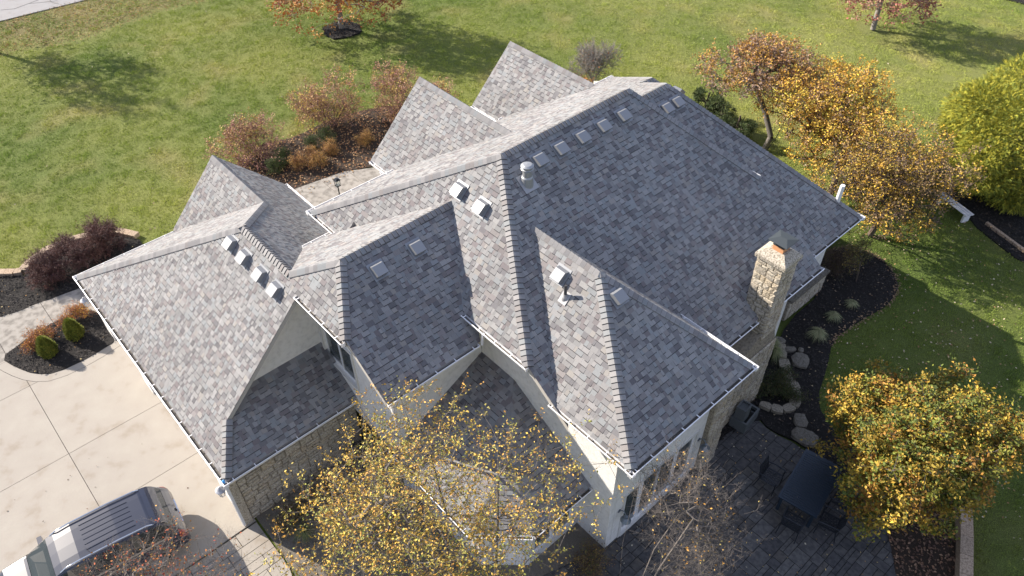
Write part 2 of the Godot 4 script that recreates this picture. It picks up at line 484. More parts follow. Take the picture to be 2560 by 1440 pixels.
func lay_caps() -> void:
	caps.sort_custom(func(a, b): return a[0] < b[0])
	var rest := MB.new()
	var pick := [1, 1, 1, 0, 2, 2, 0, 4, 7]
	for i in caps.size():
		var t: Array = caps[i]
		var tone: int = pick[rng.randi() % pick.size()]
		if i < 300:
			if not t[1].has(tone):
				var c := MB.new()
				c.v = t[3].v; c.n = t[3].n
				for k in t[3].c: c.c.append(Color(TONES[tone][0] * k.r, TONES[tone][1] * k.g, TONES[tone][2] * k.b))
				t[1][tone] = c.mesh(M.shingle)
			put("ridge_cap", t[1][tone], roof, Transform3D(Basis(), t[2]))
		else:
			var a: Array = TONES[tone]
			var src: MB = t[3]
			for k in src.v.size():
				rest.v.append(src.v[k] + t[2]); rest.n.append(src.n[k]); rest.c.append(Color(a[0] * src.c[k].r, a[1] * src.c[k].g, a[2] * src.c[k].b))
	if rest.v.size():
		var o := part("ridge_caps", rest, M.shingle, house)
		o.set_meta("kind", "stuff")

func gutter(a: Vector3, b: Vector3, out: Vector3, hang := 0.75, caps_on := true, start := 0.3) -> Node3D:
	# an open trough below the eave edge a-b, "out" pointing away from the roof
	var mb := MB.new()
	var y := Vector3.UP
	var d := (b - a).normalized()
	var plate := func(p0: Vector2, p1: Vector2, t: float) -> void:
		var q0 := out * p0.x + y * p0.y; var q1 := out * p1.x + y * p1.y
		mb.box((a + b) / 2 + (q0 + q1) / 2, (b - a) / 2, (q1 - q0) / 2, d.cross((q1 - q0).normalized()) * t / 2)
	plate.call(Vector2(0.0, -0.115), Vector2(0.0, 0.0), 0.006)
	plate.call(Vector2(0.0, -0.115), Vector2(0.085, -0.115), 0.005)
	plate.call(Vector2(0.085, -0.115), Vector2(0.100, -0.05), 0.005)
	plate.call(Vector2(0.100, -0.05), Vector2(0.128, -0.005), 0.005)
	plate.call(Vector2(0.128, -0.005), Vector2(0.106, 0.001), 0.010)
	if caps_on:
		for e in [[a, d], [b, -d]]:
			var c: Vector3 = e[0]
			mb.box(c + out * 0.055 - y * 0.06, d * 0.004, y * 0.055, d.cross(y) * 0.058)
	var g := part("gutter", mb, M.white, house)
	var hb := MB.new()
	hb.box(Vector3.ZERO, d * 0.012, y * 0.006, d.cross(y).normalized() * 0.062)
	var hm := hb.mesh(M.white)
	var s := start
	while s < a.distance_to(b) - 0.1:
		put("hanger", hm, g, Transform3D(Basis(), a + d * s + out * 0.062))
		s += hang
	var db := MB.new()
	db.box((a + b) / 2 + out * 0.045 - y * 0.098, (b - a) / 2 * 0.98, y * 0.012, d.cross(y).normalized() * 0.038)
	part("leaf_debris", db, M.debris, g)
	return g

func downspout(pts: Array, parent: Node) -> void:
	var mb := MB.new()
	for i in pts.size() - 1:
		mb.bar(pts[i], pts[i + 1], 0.075, 0.055, Vector3(0.3, 0.1, 1) if absf((pts[i + 1] - pts[i]).normalized().y) > 0.8 else Vector3.UP)
	part("downspout", mb, M.white, parent)

var vent_mesh: ArrayMesh
var vent_in: ArrayMesh
func roof_vent(p: Array, x: float, z: float) -> void:
	if vent_mesh == null:
		var mb := MB.new()
		mb.box(Vector3(0, 0.026, -0.01), Vector3(0.26, 0, 0), Vector3(0, 0.003, 0), Vector3(0, 0, 0.28))
		var lo := [Vector3(-0.20, 0.03, -0.19), Vector3(0.20, 0.03, -0.19), Vector3(0.20, 0.03, 0.2), Vector3(-0.20, 0.03, 0.2)]
		var hi := [Vector3(-0.185, 0.205, -0.22), Vector3(0.185, 0.205, -0.22), Vector3(0.185, 0.17, 0.12), Vector3(-0.185, 0.17, 0.12)]
		mb.quad(hi[0], hi[3], hi[2], hi[1])
		mb.quad(lo[1], lo[2], hi[2], hi[1]); mb.quad(lo[0], hi[0], hi[3], lo[3]); mb.quad(lo[2], lo[3], hi[3], hi[2])
		mb.quad(hi[0], hi[1], Vector3(0.185, 0.15, -0.235), Vector3(-0.185, 0.15, -0.235))
		vent_mesh = mb.mesh(M.vent)
		var mi := MB.new()
		mi.quad(lo[0] + Vector3(0.01, 0, 0.02), lo[1] + Vector3(-0.01, 0, 0.02), hi[1] + Vector3(-0.01, -0.01, 0.04), hi[0] + Vector3(0.01, -0.01, 0.04))  # near-black panel: the shade inside the open hood is painted
		vent_in = mi.mesh(M.vent_dark)
	var n := normal_of(p)
	var gh := Vector2(p[1], p[2])
	var sv := Vector3(gh.x, gh.length_squared(), gh.y).normalized()
	var o := put("roof_vent", vent_mesh, house, Transform3D(Basis(n.cross(sv) * 0.9, n * 0.9, sv * 0.9), Vector3(x, plane_y(p, x, z), z)))
	put("painted_recess", vent_in, o)

# walls stand in a plane x = c or z = c; outline and holes in (h, y)
func wall(axis: String, c: float, thick: float, outline: PackedVector2Array, holes: Array, m: Material, called := "wall", parent: Node = null) -> MeshInstance3D:
	var cuts := [-1e3, 1e3]
	for h in holes: cuts.append(h.position.x); cuts.append(h.end.x)
	cuts.sort()
	var mb := MB.new()
	for i in cuts.size() - 1:
		var x0: float = cuts[i]; var x1: float = cuts[i + 1]
		if x1 - x0 < 1e-4: continue
		var spans := [-1e3, 1e3]
		for h in holes:
			if h.position.x < (x0 + x1) / 2 and h.end.x > (x0 + x1) / 2:
				spans.append(h.position.y); spans.append(h.end.y)
		spans.sort()
		for j in range(0, spans.size(), 2):
			var r := PackedVector2Array([Vector2(x0, spans[j]), Vector2(x1, spans[j]), Vector2(x1, spans[j + 1]), Vector2(x0, spans[j + 1])])
			for q in Geometry2D.intersect_polygons(outline, r):
				var p3 := PackedVector3Array()
				for u in q: p3.append(Vector3(c, u.y, u.x) if axis == "x" else Vector3(u.x, u.y, c))
				mb.prism(p3, Vector3(-thick, 0, 0) if axis == "x" else Vector3(0, 0, -thick))
	return part(called, mb, m, parent if parent else house)

func window(axis: String, c: float, face: float, r: Rect2, panes: int, doors := false) -> void:
	# face = +1 or -1: the side it looks to
	var fm := MB.new()
	var at := func(h: float, y: float, off: float) -> Vector3:
		return Vector3(c + face * off, y, h) if axis == "x" else Vector3(h, y, c + face * off)
	var piece := func(h0: float, h1: float, y0: float, y1: float, o0: float, o1: float, mb: MB) -> void:
		var a: Vector3 = at.call(h0, y0, o0); var b: Vector3 = at.call(h1, y1, o1)
		mb.abox(Vector3(minf(a.x, b.x), minf(a.y, b.y), minf(a.z, b.z)), Vector3(maxf(a.x, b.x), maxf(a.y, b.y), maxf(a.z, b.z)))
	var x0 := r.position.x; var x1 := r.end.x; var y0 := r.position.y; var y1 := r.end.y
	piece.call(x0 - 0.09, x0, y0 - 0.05, y1 + 0.09, -0.02, 0.035, fm); piece.call(x1, x1 + 0.09, y0 - 0.05, y1 + 0.09, -0.02, 0.035, fm)
	piece.call(x0, x1, y1, y1 + 0.09, -0.02, 0.035, fm); piece.call(x0, x1, y0 - 0.05, y0, -0.02, 0.05, fm)
	var f := part("door" if doors else "window", fm, M.trim, house)
	var w := (x1 - x0) / panes
	for i in panes:
		var a := x0 + w * i; var b := a + w
		var sm := MB.new()
		var back := -0.07 if i % 2 == 0 else -0.045
		piece.call(a + 0.001, a + 0.07, y0, y1, back - 0.035, back, sm); piece.call(b - 0.07, b - 0.001, y0, y1, back - 0.035, back, sm)
		piece.call(a + 0.07, b - 0.07, y1 - 0.07, y1, back - 0.035, back, sm); piece.call(a + 0.07, b - 0.07, y0, y0 + 0.09, back - 0.035, back, sm)
		part("sash", sm, M.white, f)
		var gm := MB.new()
		piece.call(a + 0.07, b - 0.07, y0 + 0.09, y1 - 0.07, back - 0.022, back - 0.014, gm)
		part("pane", gm, M.glass, f)

var stone_mesh := []
func stone_meshes() -> void:
	for k in 5:
		# a unit block in x, y in [-.5, .5], z from 0 to 1, its front face pillowed and uneven
		var mb := MB.new()
		var b := []; var f := []
		for s in [Vector2(-1, -1), Vector2(1, -1), Vector2(1, 1), Vector2(-1, 1)]:
			var j := Vector2(rng.randf_range(-0.03, 0.0), rng.randf_range(-0.05, 0.0))
			b.append(Vector3(s.x * (0.5 + j.x), s.y * (0.5 + j.y), 0))
			f.append(Vector3(s.x * (0.5 + j.x - 0.03), s.y * (0.5 + j.y - 0.05), rng.randf_range(0.7, 1.0)))
		var m := Vector3(rng.randf_range(-0.15, 0.15), rng.randf_range(-0.15, 0.15), 1.12)
		for i in 4:
			var j := (i + 1) % 4
			mb.quad(b[i], b[j], f[j], f[i]); mb.tri(f[i], f[j], m)
		stone_mesh.append(mb.mesh(M.stone[0]))

func ashlar(w: float, h: float, rows: Array, wmin: float, wmax: float) -> Array:
	var out := []
	var y := 0.0
	while y < h - 0.03:
		var rh: float = minf(rows[rng.randi() % rows.size()], h - y)
		if h - y - rh < 0.06: rh = h - y
		var x := 0.0
		while x < w - 0.01:
			var bw := minf(rng.randf_range(wmin, wmax), w - x)
			if w - x - bw < wmin * 0.6: bw = w - x
			if rh > 0.2 and rng.randf() < 0.35:
				var cut := rh * rng.randf_range(0.4, 0.6)
				out.append(Rect2(x, y, bw, cut)); out.append(Rect2(x, y + cut, bw, rh - cut))
			else: out.append(Rect2(x, y, bw, rh))
			x += bw
		y += rh
	return out

func stone_wall(origin: Vector3, right: Vector3, out: Vector3, w: float, h: float, parent: Node, rows := [0.12, 0.17, 0.24, 0.3], wmin := 0.18, wmax := 0.5) -> void:
	for r in ashlar(w, h, rows, wmin, wmax):
		var c: Vector2 = r.get_center()
		var at := origin + right * c.x + Vector3.UP * c.y
		var o := put("stone", stone_mesh[rng.randi() % 5], parent, Transform3D(Basis(right * (r.size.x - 0.012), Vector3.UP * (r.size.y - 0.012), out * rng.randf_range(0.035, 0.06)), at))
		o.material_override = M.stone[rng.randi() % 5]

func build_house() -> void:
	house = thing("house", "large white stucco house with grey shingled hip and gable roofs", "house")
	var m := 1.021; var mb_ := 0.695; var mf := 0.613; var mh := 0.975
	var AL := tilt(8.74, m, 0.0); var AB := tilt(8.74, 0, 0, -mb_, 0.0); var AF := tilt(8.74, 0, 0, mf, 0.0); var AR := tilt(8.74, -m, 5.19)
	var BL := tilt(7.54, m, -0.44); var BR := tilt(7.54, -m, -0.44); var BB := tilt(7.54, 0, 0, -mb_, 4.22)
	var GL := tilt(6.57, m, -5.79); var GF := tilt(6.57, 0, 0, mf, -4.70); var GR := tilt(6.57, -m, -5.79)
	var FL := tilt(4.56, m, -3.81)
	var CF := tilt(7.43, 0, 0, mf, -0.67); var CB := tilt(7.43, 0, 0, -mb_, -0.67)
	var DB := tilt(7.61, 0, 0, -mb_, -0.63); var DR := tilt(7.61, -m, 7.97); var DF := tilt(7.61, 0, 0, mf, -0.63)
	var ER := tilt(6.47, -m, 9.61); var EB := tilt(6.47, 0, 0, -mb_, -2.5)
	var H1L := tilt(7.41, mh, 2.32); var H1R := tilt(7.41, -mh, 2.32)
	var H2L := tilt(7.0, mh, 6.96); var H2R := tilt(7.0, -mh, 6.96)
	var PB := tilt(2.58, 0, 0, -mb_, -0.31)
	var deck := MB.new()
	roof_face(AL, [0, 0, -3.31, -5.51, -3.31, -3.6, -2.86, -3.6, -2.86, 4.2], deck)
	roof_face(AB, [0, 0, 5.19, 0, 7.65, 3.62, 7.65, 6.44, 1.5, 6.44, 1.5, 5.2, -0.44, 2.4, -2.86, 5.7, -2.86, 4.2], deck)
	roof_face(AF, [0, 0, -3.31, -5.51, 7.9, -5.51, 7.65, -4.1, 5.19, 0], deck, false)
	roof_face(AR, [5.19, 0, 7.65, -4.1, 7.65, 3.62], deck, false)
	roof_face(BL, [-0.44, 1.5, -0.44, 4.22, -2.82, 7.71, -2.82, 5.05], deck)
	roof_face(BR, [-0.44, 1.5, 1.93, 5.0, 1.93, 7.71, -0.44, 4.22], deck, false)
	roof_face(BB, [-0.44, 4.22, 1.93, 7.71, -2.82, 7.71], deck)
	roof_face(GL, [-5.79, -4.7, -9.7, -11.21, -9.7, -0.31, -8.86, -1.4, -6.02, -1.4, -6.02, 0.9, -4.95, -0.67, -5.79, -2.07], deck)
	roof_face(GF, [-5.79, -4.7, -9.7, -11.21, -4.6, -11.21, -3.81, -7.98], deck, false)
	roof_face(GR, [-5.79, -1.9, -5.79, -4.7, -3.81, -7.98, -3.81, -11.8, -1.42, -11.8, -1.42, -5.1, -2.7, -5.1, -2.7, -1.6], deck, false)
	roof_face(FL, [-3.81, -7.5, -3.81, -11.8, -6.05, -11.8, -6.05, -10.7], deck, false)
	roof_face(CF, [-4.95, -0.67, -5.79, -2.05, -4.32, -4.28, -3.0, -4.28, -1.0, -0.67], deck, false)
	roof_face(CB, [-4.95, -0.67, -5.98, 0.84, -5.98, 2.38, -2.9, 2.38, -1.0, -0.67], deck)
	roof_face(DB, [6.3, -0.63, 7.97, -0.63, 12.15, 5.52, 7.3, 5.52, 7.3, 1.0], deck, false)
	roof_face(DR, [7.97, -0.63, 12.15, 5.52, 12.15, -7.6], deck, false)
	roof_face(DF, [6.0, -0.63, 7.97, -0.63, 9.12, -2.5, 9.61, -2.5, 12.15, -6.6, 6.5, -6.6], deck, false)
	roof_face(ER, [9.61, -2.5, 12.15, -6.6, 12.15, 1.23], deck, false)
	roof_face(EB, [8.5, -2.5, 9.61, -2.5, 12.15, 1.23, 8.5, 1.23], deck, false)
	roof_face(H1L, [2.32, -6.93, 2.32, -2.0, -0.06, -5.6, -0.06, -6.93], deck, false)
	roof_face(H1R, [2.32, -6.93, 4.7, -6.93, 4.7, -5.6, 2.32, -2.0], deck, false)
	roof_face(H2L, [6.96, -7.4, 6.96, -2.9, 4.98, -5.6, 4.98, -7.4], deck, false)
	roof_face(H2R, [6.96, -7.4, 8.94, -7.4, 8.94, -5.6, 6.96, -2.9], deck, false)
	roof_face(PB, [-9.7, -0.31, -8.86, -1.55, -8.2, -1.93, -5.45, -1.93, -5.45, -0.31], deck, false)
	# low roof of the sunroom: the lowest of three planes over its plan
	var dg := Vector2(-1.10, 1.15).normalized()
	var EL := tilt(2.4, 0.515, -5.75); var EK := [2.4 + 0.54 * dg.dot(Vector2(-5.75, 5.2)), -0.54 * dg.x, -0.54 * dg.y]
	var EW := tilt(2.4, 0, 0, -0.55, 6.3)
	var base := pv([-5.75, 1.85, -5.75, 5.2, -4.6, 6.3, -2.45, 6.3, -2.45, 1.85])
	var low := [EL, EK, EW]
	for i in 3:
		var q := base
		for j in 3:
			if i != j: q = half(q, low[i], low[j])
		var fl := []
		for u in q: fl.append(u.x); fl.append(u.y)
		roof_face(low[i], fl, deck, false)
	roof = part("roof", deck, M.fascia, house)
	lay_shingles()
	var P := func(p: Array, x: float, z: float) -> Vector3: return Vector3(x, plane_y(p, x, z), z)
	ridge(P.call(AL, 0, 0), P.call(AR, 5.19, 0), AF, AB)
	ridge(P.call(AL, -3.31, -5.45), P.call(AL, 0, 0), AL, AF)
	ridge(P.call(AL, -2.86, 4.2), P.call(AL, 0, 0), AL, AB)
	ridge(P.call(AR, 7.65, 3.62), P.call(AR, 5.19, 0), AR, AB)
	ridge(P.call(AR, 7.6, -4.0), P.call(AR, 5.19, 0), AR, AF)
	ridge(P.call(BL, -0.44, 1.75), P.call(BL, -0.44, 4.22), BL, BR)
	ridge(P.call(BL, -2.80, 7.68), P.call(BL, -0.44, 4.22), BL, BB)
	ridge(P.call(BR, 1.91, 7.68), P.call(BR, -0.44, 4.22), BR, BB)
	ridge(P.call(GL, -5.79, -2.07), P.call(GL, -5.79, -4.7), GL, GR)
	ridge(P.call(GL, -9.66, -11.14), P.call(GL, -5.79, -4.7), GL, GF)
	ridge(P.call(GR, -3.81, -7.98), P.call(GR, -5.79, -4.7), GR, GF)
	ridge(P.call(GR, -3.81, -11.78), P.call(GR, -3.81, -7.98), FL, GR)
	ridge(P.call(GL, -5.79, -2.07), P.call(GL, -4.95, -0.67), GL, CF)
	ridge(P.call(CF, -4.95, -0.67), P.call(CF, -1.29, -0.67), CF, CB)
	ridge(P.call(GL, -5.98, 0.84), P.call(GL, -4.95, -0.67), GL, CB)
	ridge(P.call(GL, -9.66, -0.36), P.call(GL, -8.86, -1.42), GL, PB)
	ridge(P.call(DB, 6.6, -0.63), P.call(DB, 7.97, -0.63), DB, DF)
	ridge(P.call(DR, 12.12, 5.48), P.call(DR, 7.97, -0.63), DR, DB)
	ridge(P.call(DR, 9.1, -2.47), P.call(DR, 7.97, -0.63), DR, DF)
	ridge(P.call(EB, 9.1, -2.5), P.call(EB, 9.61, -2.5), EB, DF)
	ridge(P.call(ER, 12.1, -6.56), P.call(ER, 9.61, -2.5), ER, DF)
	ridge(P.call(ER, 12.1, 1.16), P.call(ER, 9.61, -2.5), ER, EB)
	ridge(P.call(H1L, 2.32, -6.9), P.call(H1L, 2.32, -2.17), H1L, H1R)
	ridge(P.call(H2L, 6.96, -7.38), P.call(H2L, 6.96, -3.0), H2L, H2R)
	lay_caps()
	# gutters
	var gt := func(p: Array, x0: float, z0: float, x1: float, z1: float, out: Vector3, hang := 0.75, st := 0.3) -> void:
		gutter(P.call(p, x0, z0) - Vector3(0, 0.02, 0), P.call(p, x1, z1) - Vector3(0, 0.02, 0), out, hang, true, st)
	gt.call(GL, -9.69, -11.33, -9.69, -0.19, Vector3(-1, 0, 0), 0.62)
	gt.call(GF, -9.82, -11.2, -6.2, -11.2, Vector3(0, 0, -1), 0.75)
	gt.call(GR, -1.43, -11.75, -1.43, -6.0, Vector3(1, 0, 0), 0.62)
	gt.call(FL, -6.04, -11.75, -6.04, -11.38, Vector3(-1, 0, 0))
	gt.call(AL, -3.30, -5.62, -3.30, -4.1, Vector3(-1, 0, 0), 0.62)
	gt.call(AF, -3.43, -5.50, -0.02, -5.50, Vector3(0, 0, -1), 0.7)
	gt.call(CF, -4.34, -4.27, -3.2, -4.27, Vector3(0, 0, -1), 0.5)
	gt.call(AL, -2.85, 1.62, -2.85, 4.22, Vector3(-1, 0, 0), 0.62, 0.15)
	gt.call(GL, -6.01, -1.42, -6.01, 0.86, Vector3(-1, 0, 0), 0.62, 0.12)
	gt.call(CB, -5.97, 2.37, -3.0, 2.37, Vector3(0, 0, 1), 0.62, 0.3)
	gt.call(BL, -2.81, 5.02, -2.81, 7.84, Vector3(-1, 0, 0), 0.62, 0.1)
	gt.call(BB, -2.93, 7.70, 2.04, 7.70, Vector3(0, 0, 1), 0.58, 0.2)
	gt.call(BR, 1.92, 5.2, 1.92, 7.84, Vector3(1, 0, 0), 0.58, 0.2)
	gt.call(AB, 2.5, 6.43, 4.2, 6.43, Vector3(0, 0, 1), 0.55)
	gt.call(AB, 5.2, 6.43, 7.68, 6.43, Vector3(0, 0, 1), 0.6, 0.1)
	gt.call(AR, 7.64, 1.9, 7.64, 3.6, Vector3(1, 0, 0), 0.6)
	gt.call(DB, 8.2, 5.51, 12.28, 5.51, Vector3(0, 0, 1), 0.72, 0.2)
	gt.call(DR, 12.14, 2.0, 12.14, 5.65, Vector3(1, 0, 0), 0.72)
	gt.call(DF, 9.4, -6.59, 12.28, -6.59, Vector3(0, 0, -1), 0.72)
	gt.call(H1L, -0.05, -6.9, -0.05, -5.65, Vector3(-1, 0, 0), 0.4)
	gt.call(H2L, 4.99, -7.37, 4.99, -5.65, Vector3(-1, 0, 0), 0.5)
	gt.call(AF, 4.75, -5.50, 4.95, -5.50, Vector3(0, 0, -1), 0.5)
	gt.call(PB, -9.82, -0.32, -5.6, -0.32, Vector3(0, 0, 1), 0.66, 0.3)
	gt.call(EL, -5.74, 1.9, -5.74, 5.2, Vector3(-1, 0, 0), 0.7)
	gutter(Vector3(-5.75, 2.38, 5.2), Vector3(-4.6, 2.38, 6.3), Vector3(-dg.x, 0, -dg.y) * -1.0, 0.7)
	gt.call(EW, -4.6, 6.29, -2.5, 6.29, Vector3(0, 0, 1), 0.7)
	# downspouts
	downspout([Vector3(-5.85, 5.1, 2.35), Vector3(-5.6, 4.85, 1.95), Vector3(-5.56, 4.75, 1.93), Vector3(-5.56, 2.3, 1.93)], house)
	downspout([Vector3(-2.93, 5.75, 2.55), Vector3(-2.93, 5.3, 2.5)], house)
	downspout([Vector3(-9.72, 2.42, -0.5), Vector3(-9.72, 0.05, -0.5)], house)
	downspout([Vector3(-0.13, 4.95, -6.3), Vector3(-0.05, 4.6, -5.6)], house)
	# blue cap left in the garage gutter corner
	var bl := MB.new()
	bl.lathe(Vector3(-9.755, 2.50, -0.36), [[0.0, 0.0], [0.05, 0.0], [0.055, 0.06], [0.03, 0.1], [0.0, 0.11]], 10)
	part("leaf_filter", bl, M.blue, house)
	# vents
	for q in [[AL, -1.0, -0.61], [AL, -1.02, 0.37], [AB, 0.94, 0.52], [AB, 1.76, 0.52], [AB, 2.62, 0.52], [AB, 3.5, 0.52], [AB, 4.37, 0.52],
			[CB, -4.23, -0.10], [CB, -2.97, -0.12], [GL, -6.21, -4.78], [GL, -6.22, -3.96], [GL, -6.23, -3.03], [GL, -6.23, -2.2],
			[BL, -0.87, 3.30], [BB, -0.42, 4.83], [DB, 7.29, -0.04], [DB, 7.84, -0.05], [DB, 6.75, -0.04], [DR, 8.35, -0.45]]:
		roof_vent(q[0], q[1], q[2])
	# plumbing vent on the near wing, with its boot
	var at: Vector3 = P.call(BL, -1.17, 3.76)
	var pb := MB.new()
	pb.tube([at - Vector3(0, 0.05, 0), at + Vector3(0, 0.44, 0)], [0.042, 0.042], 12, Color(1, 1, 1), false)
	pb.tube([at + Vector3(0, 0.44, 0), at + Vector3(0, 0.30, 0)], [0.034, 0.034], 12)
	var pipe := part("vent_pipe", pb, M.pipe, house)
	var bt := MB.new()
	var nn := normal_of(BL)
	var sv := Vector3(1, m, 0).normalized()
	bt.box(at + nn * 0.026, sv * 0.17, nn * 0.003, sv.cross(nn) * 0.13)
	bt.lathe(at - Vector3(0, 0.06, 0), [[0.10, 0.0], [0.085, 0.1], [0.055, 0.16], [0.05, 0.2], [0.043, 0.2]], 14)
	part("boot", bt, M.lead, pipe)
	# round flue vent on the main roof
	at = P.call(AB, 0.20, 0.84)
	var fb := MB.new()
	fb.lathe(at, [[0.19, -0.2], [0.165, 0.14], [0.16, 0.20], [0.13, 0.24], [0.125, 0.40], [0.115, 0.42]], 20)
	var flue := part("flue_vent", fb, M.galv, house)
	var fc := MB.new()
	fc.lathe(at, [[0.115, 0.41], [0.175, 0.45], [0.18, 0.48], [0.15, 0.50], [0.15, 0.53], [0.18, 0.545], [0.18, 0.57], [0.12, 0.61], [0.0, 0.625]], 20)
	part("cap", fc, M.galv, flue)
	var ff := MB.new()
	nn = normal_of(AB); sv = Vector3(0, mb_, -1).normalized()
	ff.box(at + nn * 0.027, sv.cross(nn) * -0.24, nn * 0.003, sv * 0.27)
	part("flashing", ff, M.lead, flue)
	# white vent pipe by the far hip
	var wp := MB.new()
	wp.tube([Vector3(11.6, 3.7, 4.75), Vector3(11.6, 4.55, 4.75)], [0.085, 0.085], 14, Color(1, 1, 1), false)
	wp.tube([Vector3(11.6, 4.55, 4.75), Vector3(11.6, 4.3, 4.75)], [0.07, 0.07], 14)
	part("vent_pipe", wp, M.pvc, house)
	build_walls(mf, mb_)
	build_chimney()

func half(q: PackedVector2Array, keep: Array, other: Array) -> PackedVector2Array:
	# the part of q where plane "keep" lies below plane "other"
	var out := PackedVector2Array()
	for i in q.size():
		var a := q[i]; var b := q[(i + 1) % q.size()]
		var da := plane_y(other, a.x, a.y) - plane_y(keep, a.x, a.y)
		var db := plane_y(other, b.x, b.y) - plane_y(keep, b.x, b.y)
		if da >= 0: out.append(a)
		if (da > 0 and db < 0) or (da < 0 and db > 0): out.append(a.lerp(b, da / (da - db)))
	return out

func build_walls(_mf: float, _mb: float) -> void:
	var S: Material = M.stucco
	# garage gable wall above the pent roof, and the wall below it
	wall("z", -1.92, 0.2, pv([-9.3, 0, -5.49, 0, -5.49, 6.3, -5.85, 6.3, -9.3, 2.8]), [], S)
	var pent := wall("z", -0.56, 0.18, pv([-9.6, 0, -5.52, 0, -5.52, 2.45, -9.6, 2.45]), [], M.mortar)
	stone_wall(Vector3(-9.45, 0.0, -0.56), Vector3.RIGHT, Vector3(0, 0, 1), 3.92, 2.44, pent)
	# garage left wall with two panelled doors (mostly under the eave)
	wall("x", -9.45, 0.2, pv([-11.0, 0, -0.75, 0, -0.75, 2.5, -11.0, 2.5]), [Rect2(-10.3, 0, 2.6, 2.15), Rect2(-7.0, 0, 4.9, 2.15)], S)
	for d in [[-10.3, 2.6], [-7.0, 4.9]]:
		var dm := MB.new()
		dm.abox(Vector3(-9.58, 0.0, d[0]), Vector3(-9.54, 2.15, d[0] + d[1]))
		var gd := part("garage_door", dm, M.white, house)
		for r in 4:
			var pn := MB.new()
			var k := int(d[1] / 0.6)
			for i in k:
				pn.abox(Vector3(-9.60, 0.06 + r * 0.53, d[0] + 0.06 + i * d[1] / k), Vector3(-9.575, 0.48 + r * 0.53, d[0] - 0.06 + (i + 1) * d[1] / k))
			part("panel", pn, M.white, gd)
	# corner post of pale stone trim at the garage corner
	var post := MB.new()
	post.abox(Vector3(-9.68, 0, -0.75), Vector3(-9.455, 2.46, -0.47))
	part("corner_trim", post, M.stone[1], house)
	wall("z", -10.95, 0.2, pv([-9.4, 0, -5.8, 0, -5.8, 2.5, -9.4, 2.5]), [], S)
	# garage front gable
	wall("z", -11.35, 0.2, pv([-5.8, 0, -1.75, 0, -1.75, 2.2, -3.81, 4.25, -5.8, 2.3]), [Rect2(-4.7, 0.9, 1.8, 1.2)], S)
	window("z", -11.55, -1, Rect2(-4.7, 0.9, 1.8, 1.2), 2)
	wall("x", -1.75, 0.2, pv([-11.4, 0, -5.0, 0, -5.0, 2.2, -11.4, 2.2]), [], S)
	# wing between garage and main house: wall over an open recess
	var win := Rect2(-1.70, 3.28, 1.62, 1.42)
	wall("x", -5.5, -0.2, pv([-2.0, 2.0, 1.85, 2.0, 1.85, 5.5, 0.75, 6.25, -2.0, 6.25]), [win], S)
	window("x", -5.5, -1, win, 2)
	var beam := MB.new()
	beam.abox(Vector3(-5.545, 1.86, -0.55), Vector3(-5.28, 2.0, 1.9))
	part("beam", beam, M.trim, house)
	wall("z", 1.85, 0.2, pv([-5.3, 0, -2.45, 0, -2.45, 5.45, -5.3, 5.45]), [Rect2(-5.0, 0.0, 2.2, 1.9)], S)
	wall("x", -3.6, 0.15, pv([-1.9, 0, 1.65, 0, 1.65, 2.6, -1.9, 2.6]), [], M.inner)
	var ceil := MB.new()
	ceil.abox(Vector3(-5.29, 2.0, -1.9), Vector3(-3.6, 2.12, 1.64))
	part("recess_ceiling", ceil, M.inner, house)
	var pst := MB.new()
	pst.abox(Vector3(-5.5, 0, 1.63), Vector3(-5.3, 1.86, 1.845))
	part("post", pst, M.trim, house)
	# long left wall of main house and near wing
	wall("x", -2.45, -0.2, pv([1.86, 0, 7.05, 0, 7.05, 5.05, 4.95, 5.10, 4.15, 5.72, 1.86, 5.72]), [], S)
	wall("x", -2.6, -0.2, pv([-5.05, 0, 1.6, 0, 1.6, 5.7, -5.05, 5.2]), [], S)
	# near wing, patio side: wide glazed doors
	var dr := Rect2(-1.85, 0.05, 3.05, 2.1)
	wall("z", 7.05, 0.2, pv([-2.24, 0, 1.6, 0, 1.6, 5.02, -2.24, 5.02]), [dr], S)
	window("z", 7.05, 1, dr, 4, true)
	wall("x", 1.6, 0.2, pv([5.7, 0, 6.84, 0, 6.84, 4.95, 5.7, 4.95]), [], S)
	# main back wall, stone below and stucco above
	var back := wall("z", 5.9, 0.2, pv([1.61, 0, 7.3, 0, 7.3, 4.4, 1.61, 4.4]), [Rect2(5.75, 0.9, 1.2, 2.4)], S)
	window("z", 5.9, 1, Rect2(5.75, 0.9, 1.2, 2.4), 1)
	stone_wall(Vector3(2.0, 0.0, 5.9), Vector3.RIGHT, Vector3(0, 0, 1), 2.2, 4.2, back)
	stone_wall(Vector3(5.2, 0.0, 5.9), Vector3.RIGHT, Vector3(0, 0, 1), 2.1, 0.8, back)
	wall("x", 7.3, 0.2, pv([0.5, 0, 5.7, 0, 5.7, 4.6, 3.6, 6.1, 0.5, 6.1]), [], S)
	# stone return that carries the near wing's right corner
	var ret := wall("z", 7.2, 1.2, pv([1.61, 0, 2.35, 0, 2.35, 3.9, 1.61, 3.9]), [], M.mortar)
	stone_wall(Vector3(1.61, 0.0, 7.2), Vector3.RIGHT, Vector3(0, 0, 1), 0.74, 3.9, ret)
	stone_wall(Vector3(2.35, 0.0, 7.2), Vector3(0, 0, -1), Vector3.RIGHT, 1.2, 3.9, ret)
	# far wing
	wall("z", 5.1, 0.2, pv([7.31, 0, 11.2, 0, 11.2, 3.4, 7.31, 3.4]), [], S)
	var fw := wall("x", 11.2, 0.2, pv([-6.0, 0, 5.1, 0, 5.1, 3.3, -6.0, 3.3]), [], S)
	var cap := MB.new()
	cap.abox(Vector3(9.0, 0.95, 5.1), Vector3(11.5, 1.05, 5.42))
